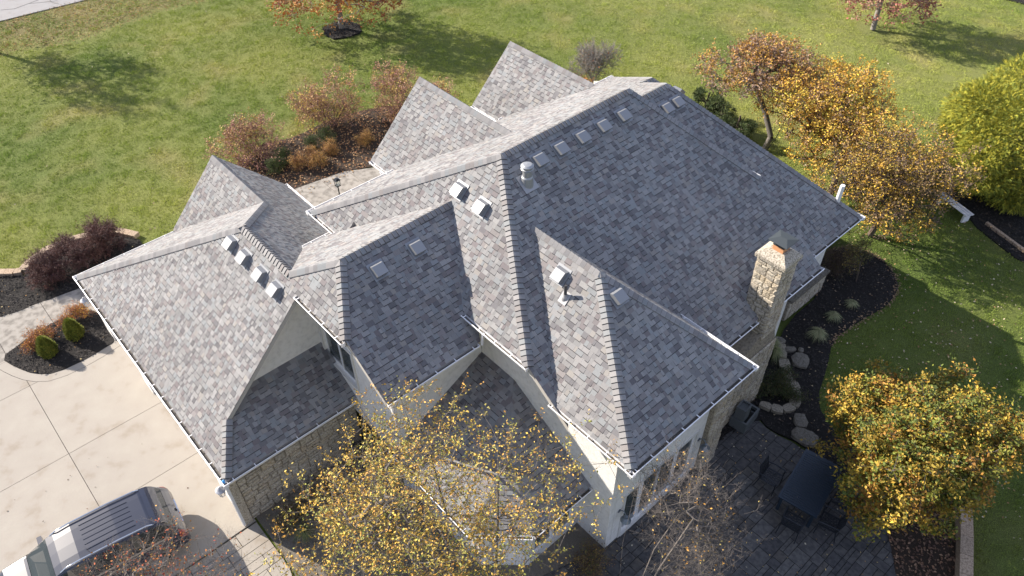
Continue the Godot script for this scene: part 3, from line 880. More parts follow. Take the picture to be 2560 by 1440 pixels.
	part("stone_ledge", cap, M.rock, house)
	var kn := MB.new()
	kn.abox(Vector3(9.0, 0, 5.1), Vector3(11.45, 0.95, 5.32))
	var knee := part("stone_base", kn, M.mortar, house)
	stone_wall(Vector3(9.0, 0.0, 5.32), Vector3.RIGHT, Vector3(0, 0, 1), 2.45, 0.94, knee)
	# front walls
	wall("z", -5.05, -0.2, pv([-2.4, 0, 7.0, 0, 7.0, 5.3, -2.4, 5.3]), [], S)
	wall("z", -6.5, 0.2, pv([0.4, 0, 4.25, 0, 4.25, 5.2, 2.32, 7.1, 0.4, 5.2]), [Rect2(1.4, 0.0, 1.8, 2.5)], S)
	window("z", -6.7, -1, Rect2(1.4, 0.0, 1.8, 2.5), 2, true)
	wall("x", 0.4, -0.2, pv([-6.5, 0, -5.0, 0, -5.0, 5.2, -6.5, 5.2]), [], S)
	wall("x", 4.25, 0.2, pv([-6.5, 0, -5.0, 0, -5.0, 5.2, -6.5, 5.2]), [], S)
	wall("z", -7.0, 0.2, pv([5.4, 0, 8.5, 0, 8.5, 5.1, 6.96, 6.7, 5.4, 5.1]), [Rect2(6.1, 0.9, 1.7, 1.6)], S)
	window("z", -7.2, -1, Rect2(6.1, 0.9, 1.7, 1.6), 2)
	wall("x", 5.4, -0.2, pv([-7.0, 0, -5.0, 0, -5.0, 5.1, -7.0, 5.1]), [], S)
	wall("x", 8.5, 0.2, pv([-7.0, 0, -5.0, 0, -5.0, 4.3, -7.0, 4.3]), [], S)
	wall("z", -6.05, 0.2, pv([8.5, 0, 11.2, 0, 11.2, 3.8, 8.5, 3.8]), [], S)
	# sunroom under the low roof
	wall("x", -5.4, -0.16, pv([1.86, 0, 5.05, 0, 5.05, 2.35, 1.86, 2.35]), [Rect2(2.2, 0.75, 2.6, 1.3)], S)
	window("x", -5.4, -1, Rect2(2.2, 0.75, 2.6, 1.3), 3)
	wall("z", 5.95, 0.16, pv([-4.4, 0, -2.46, 0, -2.46, 2.35, -4.4, 2.35]), [Rect2(-4.2, 0.3, 1.5, 1.75)], S)
	window("z", 5.95, 1, Rect2(-4.2, 0.3, 1.5, 1.75), 2)
	var ch := MB.new()
	ch.prism(PackedVector3Array([Vector3(-5.4, 0, 5.05), Vector3(-4.4, 0, 5.95), Vector3(-4.4, 2.35, 5.95), Vector3(-5.4, 2.35, 5.05)]), Vector3(0.11, 0, -0.12))
	part("wall", ch, S, house)
	# wall lamps
	for q in [[1.42, 1.62], [-2.05, 1.6]]:
		barn_lamp(Vector3(q[0], q[1], 7.05))
	lantern(Vector3(-9.68, 1.98, -0.60))
	lantern(Vector3(-9.68, 2.0, -10.6))

func barn_lamp(at: Vector3) -> void:
	var a := MB.new()
	a.tube([at, at + Vector3(0, 0.0, 0.02)], [0.06, 0.06], 14)
	var pts := []; var rad := []
	for i in 9:
		var t := i / 8.0
		pts.append(at + Vector3(0, 0.02 + 0.14 * sin(t * PI * 0.95), 0.02 + 0.24 * t)); rad.append(0.014)
	a.tube(pts, rad, 8)
	var lamp := part("wall_lamp", a, M.lampmetal, house)
	var s := MB.new()
	s.lathe(at + Vector3(0, -0.16, 0.26), [[0.145, 0.0], [0.15, 0.01], [0.10, 0.08], [0.055, 0.13], [0.045, 0.2], [0.0, 0.22]], 20)
	part("shade", s, M.lampmetal, lamp)

func lantern(at: Vector3) -> void:
	var a := MB.new()
	a.abox(at + Vector3(-0.02, -0.1, -0.06), at + Vector3(0.03, 0.12, 0.06))
	a.bar(at + Vector3(0, 0.08, 0), at + Vector3(-0.2, 0.12, 0), 0.03, 0.03)
	var l := part("wall_lantern", a, M.lanternmetal, house)
	var c := at + Vector3(-0.2, 0, 0)
	var h := MB.new()
	h.lathe(c, [[0.14, 0.0], [0.145, 0.012], [0.09, 0.05], [0.05, 0.1], [0.02, 0.14], [0.0, 0.15]], 20)
	part("hood", h, M.lanternmetal, l)
	var g := MB.new()
	for k in 6:
		var t := TAU * k / 6; var u := TAU * (k + 1) / 6
		g.bar(c + Vector3(cos(t) * 0.11, 0, sin(t) * 0.11), c + Vector3(cos(t) * 0.075, -0.24, sin(t) * 0.075), 0.014, 0.014, Vector3(0.2, 0, 1))
		g.bar(c + Vector3(cos(t) * 0.075, -0.24, sin(t) * 0.075), c + Vector3(cos(u) * 0.075, -0.24, sin(u) * 0.075), 0.014, 0.014)
	part("cage", g, M.lanternmetal, l)
	var gl := MB.new()
	gl.lathe(c, [[0.068, -0.235], [0.1, -0.005]], 6)
	part("glass", gl, M.clear, l)

func build_chimney() -> void:
	var x0 := 4.36; var x1 := 5.04; var z0 := 5.9; var z1 := 6.68
	var core := MB.new()
	core.abox(Vector3(x0, 0, z0), Vector3(x1, 6.36, z1))
	core.abox(Vector3(2.75, 0, 5.92), Vector3(5.3, 2.9, 6.72))
	core.prism(PackedVector3Array([Vector3(2.75, 2.9, 6.70), Vector3(5.3, 2.9, 6.70), Vector3(x1, 3.7, 6.66), Vector3(x0, 3.7, 6.66)]), Vector3(0, 0, -0.7))
	var ch := part("chimney", core, M.mortar, house)
	var rows := [0.11, 0.15, 0.2, 0.26]
	stone_wall(Vector3(x0, 3.6, z0), Vector3(0, 0, 1), Vector3(-1, 0, 0), z1 - z0 + 0.03, 2.75, ch, rows, 0.14, 0.36)
	stone_wall(Vector3(x0 - 0.03, 3.5, z1), Vector3.RIGHT, Vector3(0, 0, 1), x1 - x0 + 0.06, 2.85, ch, rows, 0.14, 0.36)
	stone_wall(Vector3(x1, 3.6, z1), Vector3(0, 0, -1), Vector3.RIGHT, z1 - z0, 2.75, ch, rows, 0.14, 0.36)
	stone_wall(Vector3(x1, 3.6, z0), Vector3.LEFT, Vector3(0, 0, -1), x1 - x0, 2.75, ch, rows, 0.14, 0.36)
	stone_wall(Vector3(2.75, 0, 6.72), Vector3.RIGHT, Vector3(0, 0, 1), 2.55, 2.95, ch)
	stone_wall(Vector3(2.75, 0, 5.92), Vector3(0, 0, 1), Vector3(-1, 0, 0), 0.8, 2.9, ch)
	stone_wall(Vector3(5.3, 0, 6.72), Vector3(0, 0, -1), Vector3.RIGHT, 0.8, 2.9, ch)
	# mortar crown with sloping shoulders
	var cr := MB.new()
	var a := Vector3(x0 - 0.09, 6.34, z0 - 0.09); var b := Vector3(x1 + 0.09, 6.34, z1 + 0.09)
	var ring := func(y: float, k: float) -> Array:
		return [Vector3(a.x + k, y, b.z - k), Vector3(b.x - k, y, b.z - k), Vector3(b.x - k, y, a.z + k), Vector3(a.x + k, y, a.z + k)]
	var r := [ring.call(6.34, 0.0), ring.call(6.46, -0.01), ring.call(6.50, 0.02), ring.call(6.66, 0.24)]
	for i in 3:
		for k in 4:
			cr.quad(r[i][k], r[i][(k + 1) % 4], r[i + 1][(k + 1) % 4], r[i + 1][k])
	cr.quad(r[3][0], r[3][1], r[3][2], r[3][3]); cr.quad(r[0][3], r[0][2], r[0][1], r[0][0])
	part("crown", cr, M.crown, ch)
	var c := Vector3((x0 + x1) / 2, 6.64, (z0 + z1) / 2)
	var fl := MB.new()
	for s in [[Vector3(0.16, 0, 0), Vector3(0, 0, 0.165)], [Vector3(-0.16, 0, 0), Vector3(0, 0, 0.165)]]:
		fl.box(c + s[0] + Vector3(0, 0.09, 0), Vector3(0.015, 0, 0), Vector3(0, 0.09, 0), s[1])
	for s in [0.15, -0.15]:
		fl.box(c + Vector3(0, 0.09, s), Vector3(0.145, 0, 0), Vector3(0, 0.09, 0), Vector3(0, 0, 0.015))
	part("flue", fl, M.flue, ch)
	var cp := MB.new()
	cp.abox(c + Vector3(-0.185, 0.18, -0.175), c + Vector3(0.185, 0.22, 0.175))
	for sx in [-0.16, 0.16]:
		for sz in [-0.15, 0.15]:
			cp.abox(c + Vector3(sx - 0.012, 0.22, sz - 0.012), c + Vector3(sx + 0.012, 0.33, sz + 0.012))
	var k := 0.30
	var p := [c + Vector3(-k, 0.33, k), c + Vector3(k, 0.33, k), c + Vector3(k, 0.33, -k), c + Vector3(-k, 0.33, -k)]
	var t := [c + Vector3(0, 0.40, 0.1), c + Vector3(0, 0.40, -0.1)]
	cp.quad(p[3], p[2], p[1], p[0]); cp.quad(p[0], p[1], p[1] + Vector3(0, 0.015, 0), p[0] + Vector3(0, 0.015, 0)); cp.quad(p[3], p[0], p[0] + Vector3(0, 0.015, 0), p[3] + Vector3(0, 0.015, 0))
	cp.quad(p[1], p[2], p[2] + Vector3(0, 0.015, 0), p[1] + Vector3(0, 0.015, 0)); cp.quad(p[2], p[3], p[3] + Vector3(0, 0.015, 0), p[2] + Vector3(0, 0.015, 0))
	for i in 4: p[i] += Vector3(0, 0.015, 0)
	cp.tri(p[0], p[1], t[0]); cp.tri(p[2], p[3], t[1]); cp.quad(p[1], p[2], t[1], t[0]); cp.quad(p[3], p[0], t[0], t[1])
	part("cap", cp, M.capmetal, ch)
	# lead step flashing where it meets the roof
	var f := MB.new()
	f.abox(Vector3(x0 - 0.085, 4.55, z0 - 0.2), Vector3(x0 - 0.075, 4.9, z0 + 0.02))
	part("flashing", f, M.lead, ch)

# ---------------------------------------------------------------- ground, paving, beds
var no_grass := []       # outlines (x, z) where no lawn grows
var beds := {}
var green := FastNoiseLite.new()
var green2 := FastNoiseLite.new()

func lawn_colour(x: float, z: float) -> Color:
	# soil, thatch and grass tone of the turf at this place
	var a := green.get_noise_2d(x, z) * 0.5 + 0.5
	var b := green2.get_noise_2d(x, z) * 0.5 + 0.5
	var col := Color(0.185, 0.245, 0.042).lerp(Color(0.330, 0.345, 0.078), clampf((a - 0.25) * 1.7, 0, 1))
	col = col.lerp(Color(0.46, 0.385, 0.150), clampf((b - 0.58) * 2.4, 0, 0.75))
	# drier turf towards the far right and at the verge by the road
	var dry := clampf((x - 16.0) / 14.0, 0, 1) * clampf((-z + 4.0) / 8.0, 0, 1)
	col = col.lerp(Color(0.43, 0.425, 0.15), 0.5 * dry * clampf(a * 1.5, 0, 1))
	# darker, greener turf behind the house, some of its shade painted into the colour
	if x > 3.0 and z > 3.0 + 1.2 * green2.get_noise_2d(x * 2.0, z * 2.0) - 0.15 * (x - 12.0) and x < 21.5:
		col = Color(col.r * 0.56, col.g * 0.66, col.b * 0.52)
	return col

func verge_z(x: float) -> float:
	return -35.5 - 0.35 * sin(x * 0.5) - clampf((-x - 1.0) * 0.25, 0, 1.4)

func flat(called: String, outline: PackedVector2Array, y: float, thick: float, m: Material, col := Color(1, 1, 1)) -> MeshInstance3D:
	var mb := MB.new()
	var p := PackedVector3Array()
	for q in outline: p.append(Vector3(q.x, y, q.y))
	mb.prism(p, Vector3(0, -thick, 0), col)
	return structure(called, mb, m)

func heaped(called: String, outline: PackedVector2Array, y: float, h: float, m: Material, kind := "structure") -> MeshInstance3D:
	# a loose mulch surface: a grid clipped to the outline, slightly mounded and rough
	var mb := MB.new()
	var lo := outline[0]; var hi := outline[0]
	for q in outline: lo = lo.min(q); hi = hi.max(q)
	var step := 0.22
	var f := FastNoiseLite.new(); f.frequency = 0.9; f.seed = 5
	var hgt := func(q: Vector2) -> Vector3:
		return Vector3(q.x, y + h * (0.5 + 0.5 * f.get_noise_2d(q.x, q.y)) + h * 0.25 * f.get_noise_2d(q.x * 5.0, q.y * 5.0), q.y)
	var x := lo.x
	while x < hi.x:
		var z := lo.y
		while z < hi.y:
			var r := PackedVector2Array([Vector2(x, z), Vector2(x + step, z), Vector2(x + step, z + step), Vector2(x, z + step)])
			for c in Geometry2D.intersect_polygons(r, outline):
				var idx := Geometry2D.triangulate_polygon(c)
				for i in range(0, idx.size(), 3):
					var a: Vector3 = hgt.call(c[idx[i]]); var b: Vector3 = hgt.call(c[idx[i + 1]]); var d: Vector3 = hgt.call(c[idx[i + 2]])
					if (b - a).cross(d - a).y < 0: mb.tri(a, d, b)
					else: mb.tri(a, b, d)
			z += step
		x += step
	for i in outline.size():
		var a: Vector3 = hgt.call(outline[i]); var b: Vector3 = hgt.call(outline[(i + 1) % outline.size()])
		mb.quad(a, b, Vector3(b.x, -0.08, b.z), Vector3(a.x, -0.08, a.z))
	var o := put(called, mb.mesh(m), self)
	o.set_meta("kind", kind)
	return o

func scatter(called: String, mesh: Mesh, spots: Array, cols: Array, label: String, category: String) -> void:
	var mm := MultiMesh.new()
	mm.transform_format = MultiMesh.TRANSFORM_3D
	mm.use_colors = true
	mm.mesh = mesh
	mm.instance_count = spots.size()
	for i in spots.size():
		mm.set_instance_transform(i, spots[i])
		mm.set_instance_color(i, cols[i])
	var o := MultiMeshInstance3D.new()
	o.multimesh = mm
	o.name = numbered(called)
	add_child(o)
	tag(o, label, category, "", "stuff")

func build_ground() -> void:
	green.frequency = 0.09; green.fractal_octaves = 4; green.seed = 3
	green2.frequency = 0.16; green2.fractal_octaves = 3; green2.seed = 8
	beds.left = pv([-13.6, -16.2, -11.6, -16.75, -10.95, -16.1, -10.6, -16.35, -9.85, -16.75, -8.6, -16.75, -7.3, -16.1, -6.7, -15.3, -6.7, -13.97, -9.7, -13.97, -13.6, -14.45])
	beds.island = smooth_poly(pv([-13.0, -12.2, -12.75, -11.4, -12.35, -10.6, -11.8, -10.15, -10.6, -10.1, -9.45, -10.3, -9.45, -12.3, -10.5, -12.75, -11.4, -12.7, -12.3, -12.4]), 1)
	beds.front = smooth_poly(pv([-1.0, -17.6, 0.6, -18.2, 2.2, -17.6, 4.0, -17.9, 6.4, -17.4, 8.6, -16.0, 9.2, -14.0, 6.2, -12.2, 4.9, -11.6, 3.9, -12.9, 2.2, -13.65, 0.0, -13.99, -3.0, -14.0, -3.4, -15.4, -2.4, -16.8]), 1)
	beds.back = smooth_poly(pv([7.35, 6.05, 9.0, 5.45, 11.5, 5.45, 12.0, 4.4, 13.3, 4.2, 14.6, 4.75, 14.95, 5.8, 14.2, 7.1, 12.9, 7.55, 10.9, 7.15, 9.5, 7.05, 8.3, 7.6, 6.6, 8.2, 6.0, 9.2, 5.9, 11.2, 4.9, 11.2, 4.6, 9.9, 4.85, 8.9, 4.5, 7.8, 4.7, 7.25, 2.9, 7.0, 2.2, 7.1, 2.2, 5.7, 7.35, 5.7]), 1)
	beds.ring = pv([])
	for i in 22:
		var a := TAU * i / 22; var r := 1.12 + 0.08 * sin(i * 2.3) + 0.05 * sin(i * 5.1)
		beds.ring.append(Vector2(10.15 + cos(a) * r, -25.9 + sin(a) * r))
	beds.right = pv([19.0, 10.4, 18.85, 9.6, 19.6, 7.7, 21.2, 5.6, 22.2, 4.6, 24.4, 4.0, 27.0, 4.6, 30.0, 8.0, 30.0, 12.0, 21.0, 13.0])
	beds.brown = smooth_poly(pv([4.9, 11.2, 5.6, 12.1, 5.9, 13.0, 4.6, 14.2, 2.6, 15.0, 2.7, 13.2, 3.9, 12.3]), 1)
	beds.corner = pv([42.6, -3.0, 43.2, -1.0, 43.4, 0.4, 48, 2, 52, -3, 47, -8])
	beds.side = pv([-9.35, -0.6, -5.2, -0.6, -5.3, 5.0, -4.3, 5.9, -2.4, 5.9, -2.4, 7.4, -4.6, 7.3, -6.4, 9.6, -7.4, 10.2, -9.2, 6.5, -9.35, 1.4])
	var concrete := pv([-40, -14.5, -13.3, -14.5, -9.7, -13.95, 0.0, -13.94, 2.25, -13.6, 3.7, -12.8, 4.5, -11.2, 4.5, -6.7, 2.1, -6.7, 2.1, -11.1, 0.0, -12.2, -9.4, -12.2, -9.4, -0.42, -40, -0.42])
	beds.concrete = concrete
	beds.apron = pv([-40, -0.38, -9.42, -0.38, -9.42, 1.5, -9.9, 3.4, -12, 8, -40, 8])
	beds.patio = smooth_poly(pv([-5.2, 6.2, -2.45, 7.0, 1.55, 7.0, 2.35, 7.25, 2.8, 6.9, 4.6, 7.2, 4.45, 7.9, 4.7, 8.8, 4.5, 9.9, 4.85, 11.3, 4.1, 12.3, 2.9, 13.0, 2.0, 15.0, -1.0, 17.0, -6.0, 12.0, -7.5, 9.0]), 1)
	var road := pv([-60, -41.6, -20, -41.3, -4.5, -41.0, 1.4, -40.45, 10, -40.0, 40, -41.5, 40, -48, -60, -49])
	var foot := pv([-9.4, -11.2, -1.5, -11.6, -1.5, -6.9, 8.7, -7.3, 12.0, -6.4, 12.0, 5.4, 7.4, 6.0, 2.2, 7.2, -2.5, 7.1, -4.4, 6.2, -5.5, 5.2, -9.4, -0.5])
	no_grass = [beds.left, beds.island, beds.front, beds.back, beds.ring, beds.right, beds.brown, beds.corner, beds.side, concrete, beds.apron, beds.patio, road, foot]
	# lawn: one sheet out to the horizon, fine where the camera looks
	var xs := [-400.0, -120.0, -60.0]; var zs := [-400.0, -150.0, -80.0]
	var t := -30.0
	while t <= 52.0: xs.append(t); t += 0.4
	xs.append_array([70.0, 120.0, 400.0])
	t = -56.0
	while t <= 22.0: zs.append(t); t += 0.4
	zs.append_array([40.0, 100.0, 400.0])
	var lv := PackedVector3Array(); var ln := PackedVector3Array(); var lc := PackedColorArray(); var li := PackedInt32Array()
	var bump := FastNoiseLite.new(); bump.frequency = 0.5; bump.seed = 11
	for i in xs.size():
		for j in zs.size():
			var x: float = xs[i]; var z: float = zs[j]
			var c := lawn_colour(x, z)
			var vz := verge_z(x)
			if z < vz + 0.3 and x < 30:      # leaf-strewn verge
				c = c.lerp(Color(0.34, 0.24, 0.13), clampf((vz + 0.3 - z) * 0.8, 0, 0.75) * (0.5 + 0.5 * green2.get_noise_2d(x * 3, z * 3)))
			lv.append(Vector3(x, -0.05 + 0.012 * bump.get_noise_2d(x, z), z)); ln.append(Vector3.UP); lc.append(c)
	var nz := zs.size()
	for i in xs.size() - 1:
		for j in nz - 1:
			var a := i * nz + j
			li.append_array([a, a + nz, a + 1, a + 1, a + nz, a + nz + 1])
	var ar := []
	ar.resize(Mesh.ARRAY_MAX)
	ar[Mesh.ARRAY_VERTEX] = lv; ar[Mesh.ARRAY_NORMAL] = ln; ar[Mesh.ARRAY_COLOR] = lc; ar[Mesh.ARRAY_INDEX] = li
	var lm := ArrayMesh.new()
	lm.add_surface_from_arrays(Mesh.PRIMITIVE_TRIANGLES, ar)
	lm.surface_set_material(0, M.lawn)
	put("lawn", lm, self).set_meta("kind", "structure")
	flat("road", road, 0.0, 0.12, M.road)
	# driveway and walks: a dark bed under separate slabs
	flat("driveway", concrete, -0.02, 0.06, M.joint)
	var drive: Node3D = get_node("driveway")
	var bed: PackedVector2Array = beds.island
	var cells := []
	var gx := [-40.0, -34.0, -28.0, -21.8, -18.75, -15.7, -12.65, -9.4]; var gz := [-12.0, -10.2, -6.5, -3.8, -0.42]
	for i in gx.size() - 1:
		for j in gz.size() - 1: cells.append([gx[i], gz[j], gx[i + 1], gz[j + 1], 0])
	var wx := [-40.0, -30.0, -22.0, -16.4, -14.6, -12.8, -11.0, -9.2, -7.4, -5.6, -3.8, -2.0, -0.2, 1.1, 2.4, 3.6, 5.0]
	for i in wx.size() - 1: cells.append([wx[i], -14.8, wx[i + 1], -12.0, 1])
	for z in [-12.0, -10.4, -8.8]: cells.append([2.0, z, 4.6, z + 1.6, 1])
	var grown: Array = Geometry2D.offset_polygon(bed, 0.32)
	var wide: PackedVector2Array = grown[0]
	var near := Geometry2D.intersect_polygons(wide, PackedVector2Array([Vector2(-14, -11.9), Vector2(-9.42, -11.9), Vector2(-9.42, -9), Vector2(-14, -9)]))
	for q in Geometry2D.clip_polygons(near[0], bed):
		var kb := MB.new()
		var kp := PackedVector3Array()
		for u in q: kp.append(Vector3(u.x, 0.024, u.y))
		kb.prism(kp, Vector3(0, -0.09, 0))
		put("curb_strip", kb.mesh(M.concrete[1]), drive)
	var shut: PackedVector2Array = Geometry2D.merge_polygons(Geometry2D.offset_polygon(near[0], 0.014)[0], bed)[0]
	for c in cells:
		var r := PackedVector2Array([Vector2(c[0] + 0.008, c[1] + 0.008), Vector2(c[2] - 0.008, c[1] + 0.008), Vector2(c[2] - 0.008, c[3] - 0.008), Vector2(c[0] + 0.008, c[3] - 0.008)])
		for q in Geometry2D.intersect_polygons(r, concrete):
			for s in Geometry2D.clip_polygons(q, shut):
				if s.size() < 3: continue
				var mb := MB.new()
				var p := PackedVector3Array()
				for u in s: p.append(Vector3(u.x, 0.02 + rng.randf_range(0, 0.001), u.y))
				mb.prism(p, Vector3(0, -0.09, 0))
				put("concrete_slab", mb.mesh(M.walk[rng.randi() % 2] if c[4] == 1 else M.concrete[rng.randi() % 3]), drive)
	# paver band beside the driveway
	flat("side_drive", beds.apron, -0.02, 0.05, M.joint)
	pave(get_node("side_drive"), beds.apron, Rect2(-18, -0.38, 8.6, 6), 0.006, M.concrete, [0.45, 0.6], 0.5, 1.1, "paver", 0.0)
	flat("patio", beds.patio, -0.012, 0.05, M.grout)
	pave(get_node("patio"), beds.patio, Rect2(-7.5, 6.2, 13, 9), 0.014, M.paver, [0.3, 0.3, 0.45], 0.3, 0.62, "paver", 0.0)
	# beds
	heaped("mulch_bed", beds.left, -0.01, 0.06, M.mulch)
	heaped("mulch_bed", beds.island, 0.0, 0.07, M.mulch)
	heaped("mulch_bed", beds.back, -0.02, 0.07, M.mulch)
	heaped("mulch_bed", beds.ring, -0.02, 0.10, M.mulch)
	heaped("mulch_bed", beds.right, -0.02, 0.06, M.mulch)
	heaped("mulch_bed", beds.corner, -0.02, 0.06, M.mulch)
	heaped("planting_bed", beds.front, -0.02, 0.06, M.litter)
	heaped("planting_bed", beds.brown, -0.01, 0.06, M.litter)
	heaped("gravel_bed", beds.side, -0.015, 0.04, M.gravel)
	# cracks in the road
	var ck := MB.new()
	for pts in [[Vector2(-4.0, -42.6), Vector2(-3.3, -42.2), Vector2(-2.4, -42.4), Vector2(-1.7, -42.0), Vector2(-0.9, -41.6)], [Vector2(-2.4, -42.4), Vector2(-1.6, -42.6), Vector2(-1.2, -42.3), Vector2(-1.25, -41.6), Vector2(-1.0, -41.0)]]:
		for i in pts.size() - 1:
			ck.bar(Vector3(pts[i].x, 0.004, pts[i].y), Vector3(pts[i + 1].x, 0.004, pts[i + 1].y), 0.05, 0.006)
	structure("road_crack", ck, M.crack)

func pave(parent: Node, outline: PackedVector2Array, area: Rect2, y: float, mats: Array, rows: Array, wmin: float, wmax: float, called: String, _gap: float) -> void:
	var kept := []
	for r in ashlar(area.size.x, area.size.y, rows, wmin, wmax):
		var a: Vector2 = area.position + r.position + Vector2(0.009, 0.009); var b: Vector2 = area.position + r.end - Vector2(0.009, 0.009)
		if b.x - a.x < 0.05 or b.y - a.y < 0.05: continue
		var c := (a + b) / 2
		if not on_screen(Vector3(c.x, 0, c.y), 120): continue
		var rect := PackedVector2Array([a, Vector2(b.x, a.y), b, Vector2(a.x, b.y)])
		for q in Geometry2D.intersect_polygons(rect, outline):
			if q.size() > 2: kept.append([Vector3(c.x, 0, c.y).distance_to(CAM_AT), q])
	kept.sort_custom(func(a, b): return a[0] < b[0])
	var rest := MB.new()
	for i in kept.size():
		var p := PackedVector3Array()
		var h := y + rng.randf_range(0, 0.006)
		for u in kept[i][1]: p.append(Vector3(u.x, h, u.y))
		if i < 300:
			var mb := MB.new()
			mb.prism(p, Vector3(0, -0.02, 0))
			put(called, mb.mesh(mats[rng.randi() % mats.size()]), parent)
		else: rest.prism(p, Vector3(0, -0.02, 0))
	if rest.v.size(): part("pavers", rest, mats[0], parent).set_meta("kind", "stuff")

func blade_patch(k: int, size: float, hgt: float) -> ArrayMesh:
	var mb := MB.new()
	for i in k:
		var p := Vector3(rng.randf_range(-size, size), 0, rng.randf_range(-size, size))
		var a := rng.randf() * TAU
		var w := Vector3(cos(a), 0, sin(a)) * rng.randf_range(0.006, 0.012)
		var lean := Vector3(rng.randf_range(-1, 1), 0, rng.randf_range(-1, 1)) * hgt * 0.7
		var t := p + Vector3(0, hgt * rng.randf_range(0.5, 1.1), 0) + lean
		var j := rng.randf_range(0.8, 1.2)
		mb.tri(p - w, p + w, t, Color(j, j, j))
	return mb.mesh(M.grass)

func build_hard_landscape() -> void:
	# turf: patches of blades over the lawn that the camera can see
	var patch := []
	for k in 3: patch.append(blade_patch(34, 0.2, 0.062))
	var spots := [[], [], []]; var cols := [[], [], []]
	var x := -24.0
	var tall := FastNoiseLite.new(); tall.frequency = 1.1; tall.fractal_octaves = 3; tall.seed = 31
	while x < 52.0:
		var z := -52.0
		while z < 20.0:
			var p := Vector2(x + rng.randf_range(-0.13, 0.13), z + rng.randf_range(-0.13, 0.13))
			z += 0.23
			if not on_screen(Vector3(p.x, 0, p.y), 60): continue
			if p.y < -40.9: continue
			if inside(p, no_grass): continue
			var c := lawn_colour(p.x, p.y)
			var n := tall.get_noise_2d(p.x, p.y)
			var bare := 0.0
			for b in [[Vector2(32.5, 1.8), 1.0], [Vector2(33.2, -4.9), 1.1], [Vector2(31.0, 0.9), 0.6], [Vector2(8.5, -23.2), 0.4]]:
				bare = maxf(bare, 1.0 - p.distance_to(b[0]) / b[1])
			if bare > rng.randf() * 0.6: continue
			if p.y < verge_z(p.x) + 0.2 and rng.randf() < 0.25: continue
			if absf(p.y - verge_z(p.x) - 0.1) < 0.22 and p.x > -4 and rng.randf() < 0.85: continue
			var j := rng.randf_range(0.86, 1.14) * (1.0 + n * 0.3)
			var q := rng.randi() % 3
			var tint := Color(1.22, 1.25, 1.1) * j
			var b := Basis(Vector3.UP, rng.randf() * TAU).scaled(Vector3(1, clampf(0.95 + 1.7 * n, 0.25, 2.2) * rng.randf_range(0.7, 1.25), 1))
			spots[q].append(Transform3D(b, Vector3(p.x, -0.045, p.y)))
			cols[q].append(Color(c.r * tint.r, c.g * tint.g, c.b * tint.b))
		x += 0.23
	for k in 3: scatter("turf_grass", patch[k], spots[k], cols[k], "short green and straw coloured turf grass of the lawn", "grass")
	# bark chips on the mulch
	var chip := MB.new()
	chip.tri(Vector3(-0.03, 0, -0.008), Vector3(0.03, 0.012, -0.01), Vector3(0.025, 0.006, 0.012)); chip.tri(Vector3(-0.03, 0, -0.008), Vector3(0.025, 0.006, 0.012), Vector3(-0.028, 0.01, 0.01))
	var cs := []; var cc := []
	for key in ["left", "island", "back", "ring", "right", "corner"]:
		var lo: Vector2 = beds[key][0]; var hi: Vector2 = beds[key][0]
		for q in beds[key]: lo = lo.min(q); hi = hi.max(q)
		var k := int((hi.x - lo.x) * (hi.y - lo.y) * 130)
		for i in k:
			var p := Vector2(rng.randf_range(lo.x, hi.x), rng.randf_range(lo.y, hi.y))
			if not on_screen(Vector3(p.x, 0, p.y), 20) or not Geometry2D.is_point_in_polygon(p, beds[key]): continue
			var b := Basis.from_euler(Vector3(rng.randf_range(-0.6, 0.6), rng.randf() * TAU, rng.randf_range(-0.6, 0.6))).scaled(Vector3.ONE * rng.randf_range(0.7, 1.7))
			cs.append(Transform3D(b, Vector3(p.x, 0.055 + rng.randf() * 0.03, p.y)))
			var j := rng.randf_range(0.4, 1.5)
			cc.append(Color(0.040 * j, 0.034 * j, 0.031 * j))
	scatter("bark_chips", chip.mesh(M.chip), cs, cc, "dark shredded bark chips covering the planting beds", "mulch")
	# fallen leaves
	var leaf := MB.new()
	leaf.tri(Vector3(0, 0, -0.05), Vector3(-0.032, 0.016, 0), Vector3(0, 0.0, 0.012)); leaf.tri(Vector3(0, 0, -0.05), Vector3(0, 0.0, 0.012), Vector3(0.032, 0.016, 0))
	leaf.tri(Vector3(-0.032, 0.016, 0), Vector3(0, 0.012, 0.05), Vector3(0, 0, 0.012)); leaf.tri(Vector3(0.032, 0.016, 0), Vector3(0, 0, 0.012), Vector3(0, 0.012, 0.05))
	var ls := []; var lc := []
	var fall := [Color(0.30, 0.15, 0.05), Color(0.22, 0.11, 0.05), Color(0.36, 0.23, 0.09), Color(0.16, 0.09, 0.05), Color(0.42, 0.30, 0.14), Color(0.40, 0.20, 0.04)]
	var drop := func(area: Rect2, per: float, size: float, y: float, test: Callable, tint: Array) -> void:
		for i in int(area.get_area() * per):
			var p := area.position + Vector2(rng.randf(), rng.randf()) * area.size
			if not on_screen(Vector3(p.x, 0, p.y), 10) or not test.call(p): continue
			var b := Basis.from_euler(Vector3(rng.randf_range(-0.5, 0.5), rng.randf() * TAU, rng.randf_range(-0.5, 0.5))).scaled(Vector3.ONE * size * rng.randf_range(0.6, 1.3))
			ls.append(Transform3D(b, Vector3(p.x, y + rng.randf() * 0.02, p.y)))
			var c: Color = tint[rng.randi() % tint.size()]
			lc.append(c * rng.randf_range(0.7, 1.25))
	var lawn_test := func(p: Vector2) -> bool: return not inside(p, no_grass)
	var pale := [Color(0.45, 0.36, 0.24), Color(0.38, 0.28, 0.15), Color(0.30, 0.18, 0.08), Color(0.5, 0.42, 0.3)]
	drop.call(Rect2(6, 4, 16, 14), 7.0, 0.8, 0.01, lawn_test, pale)
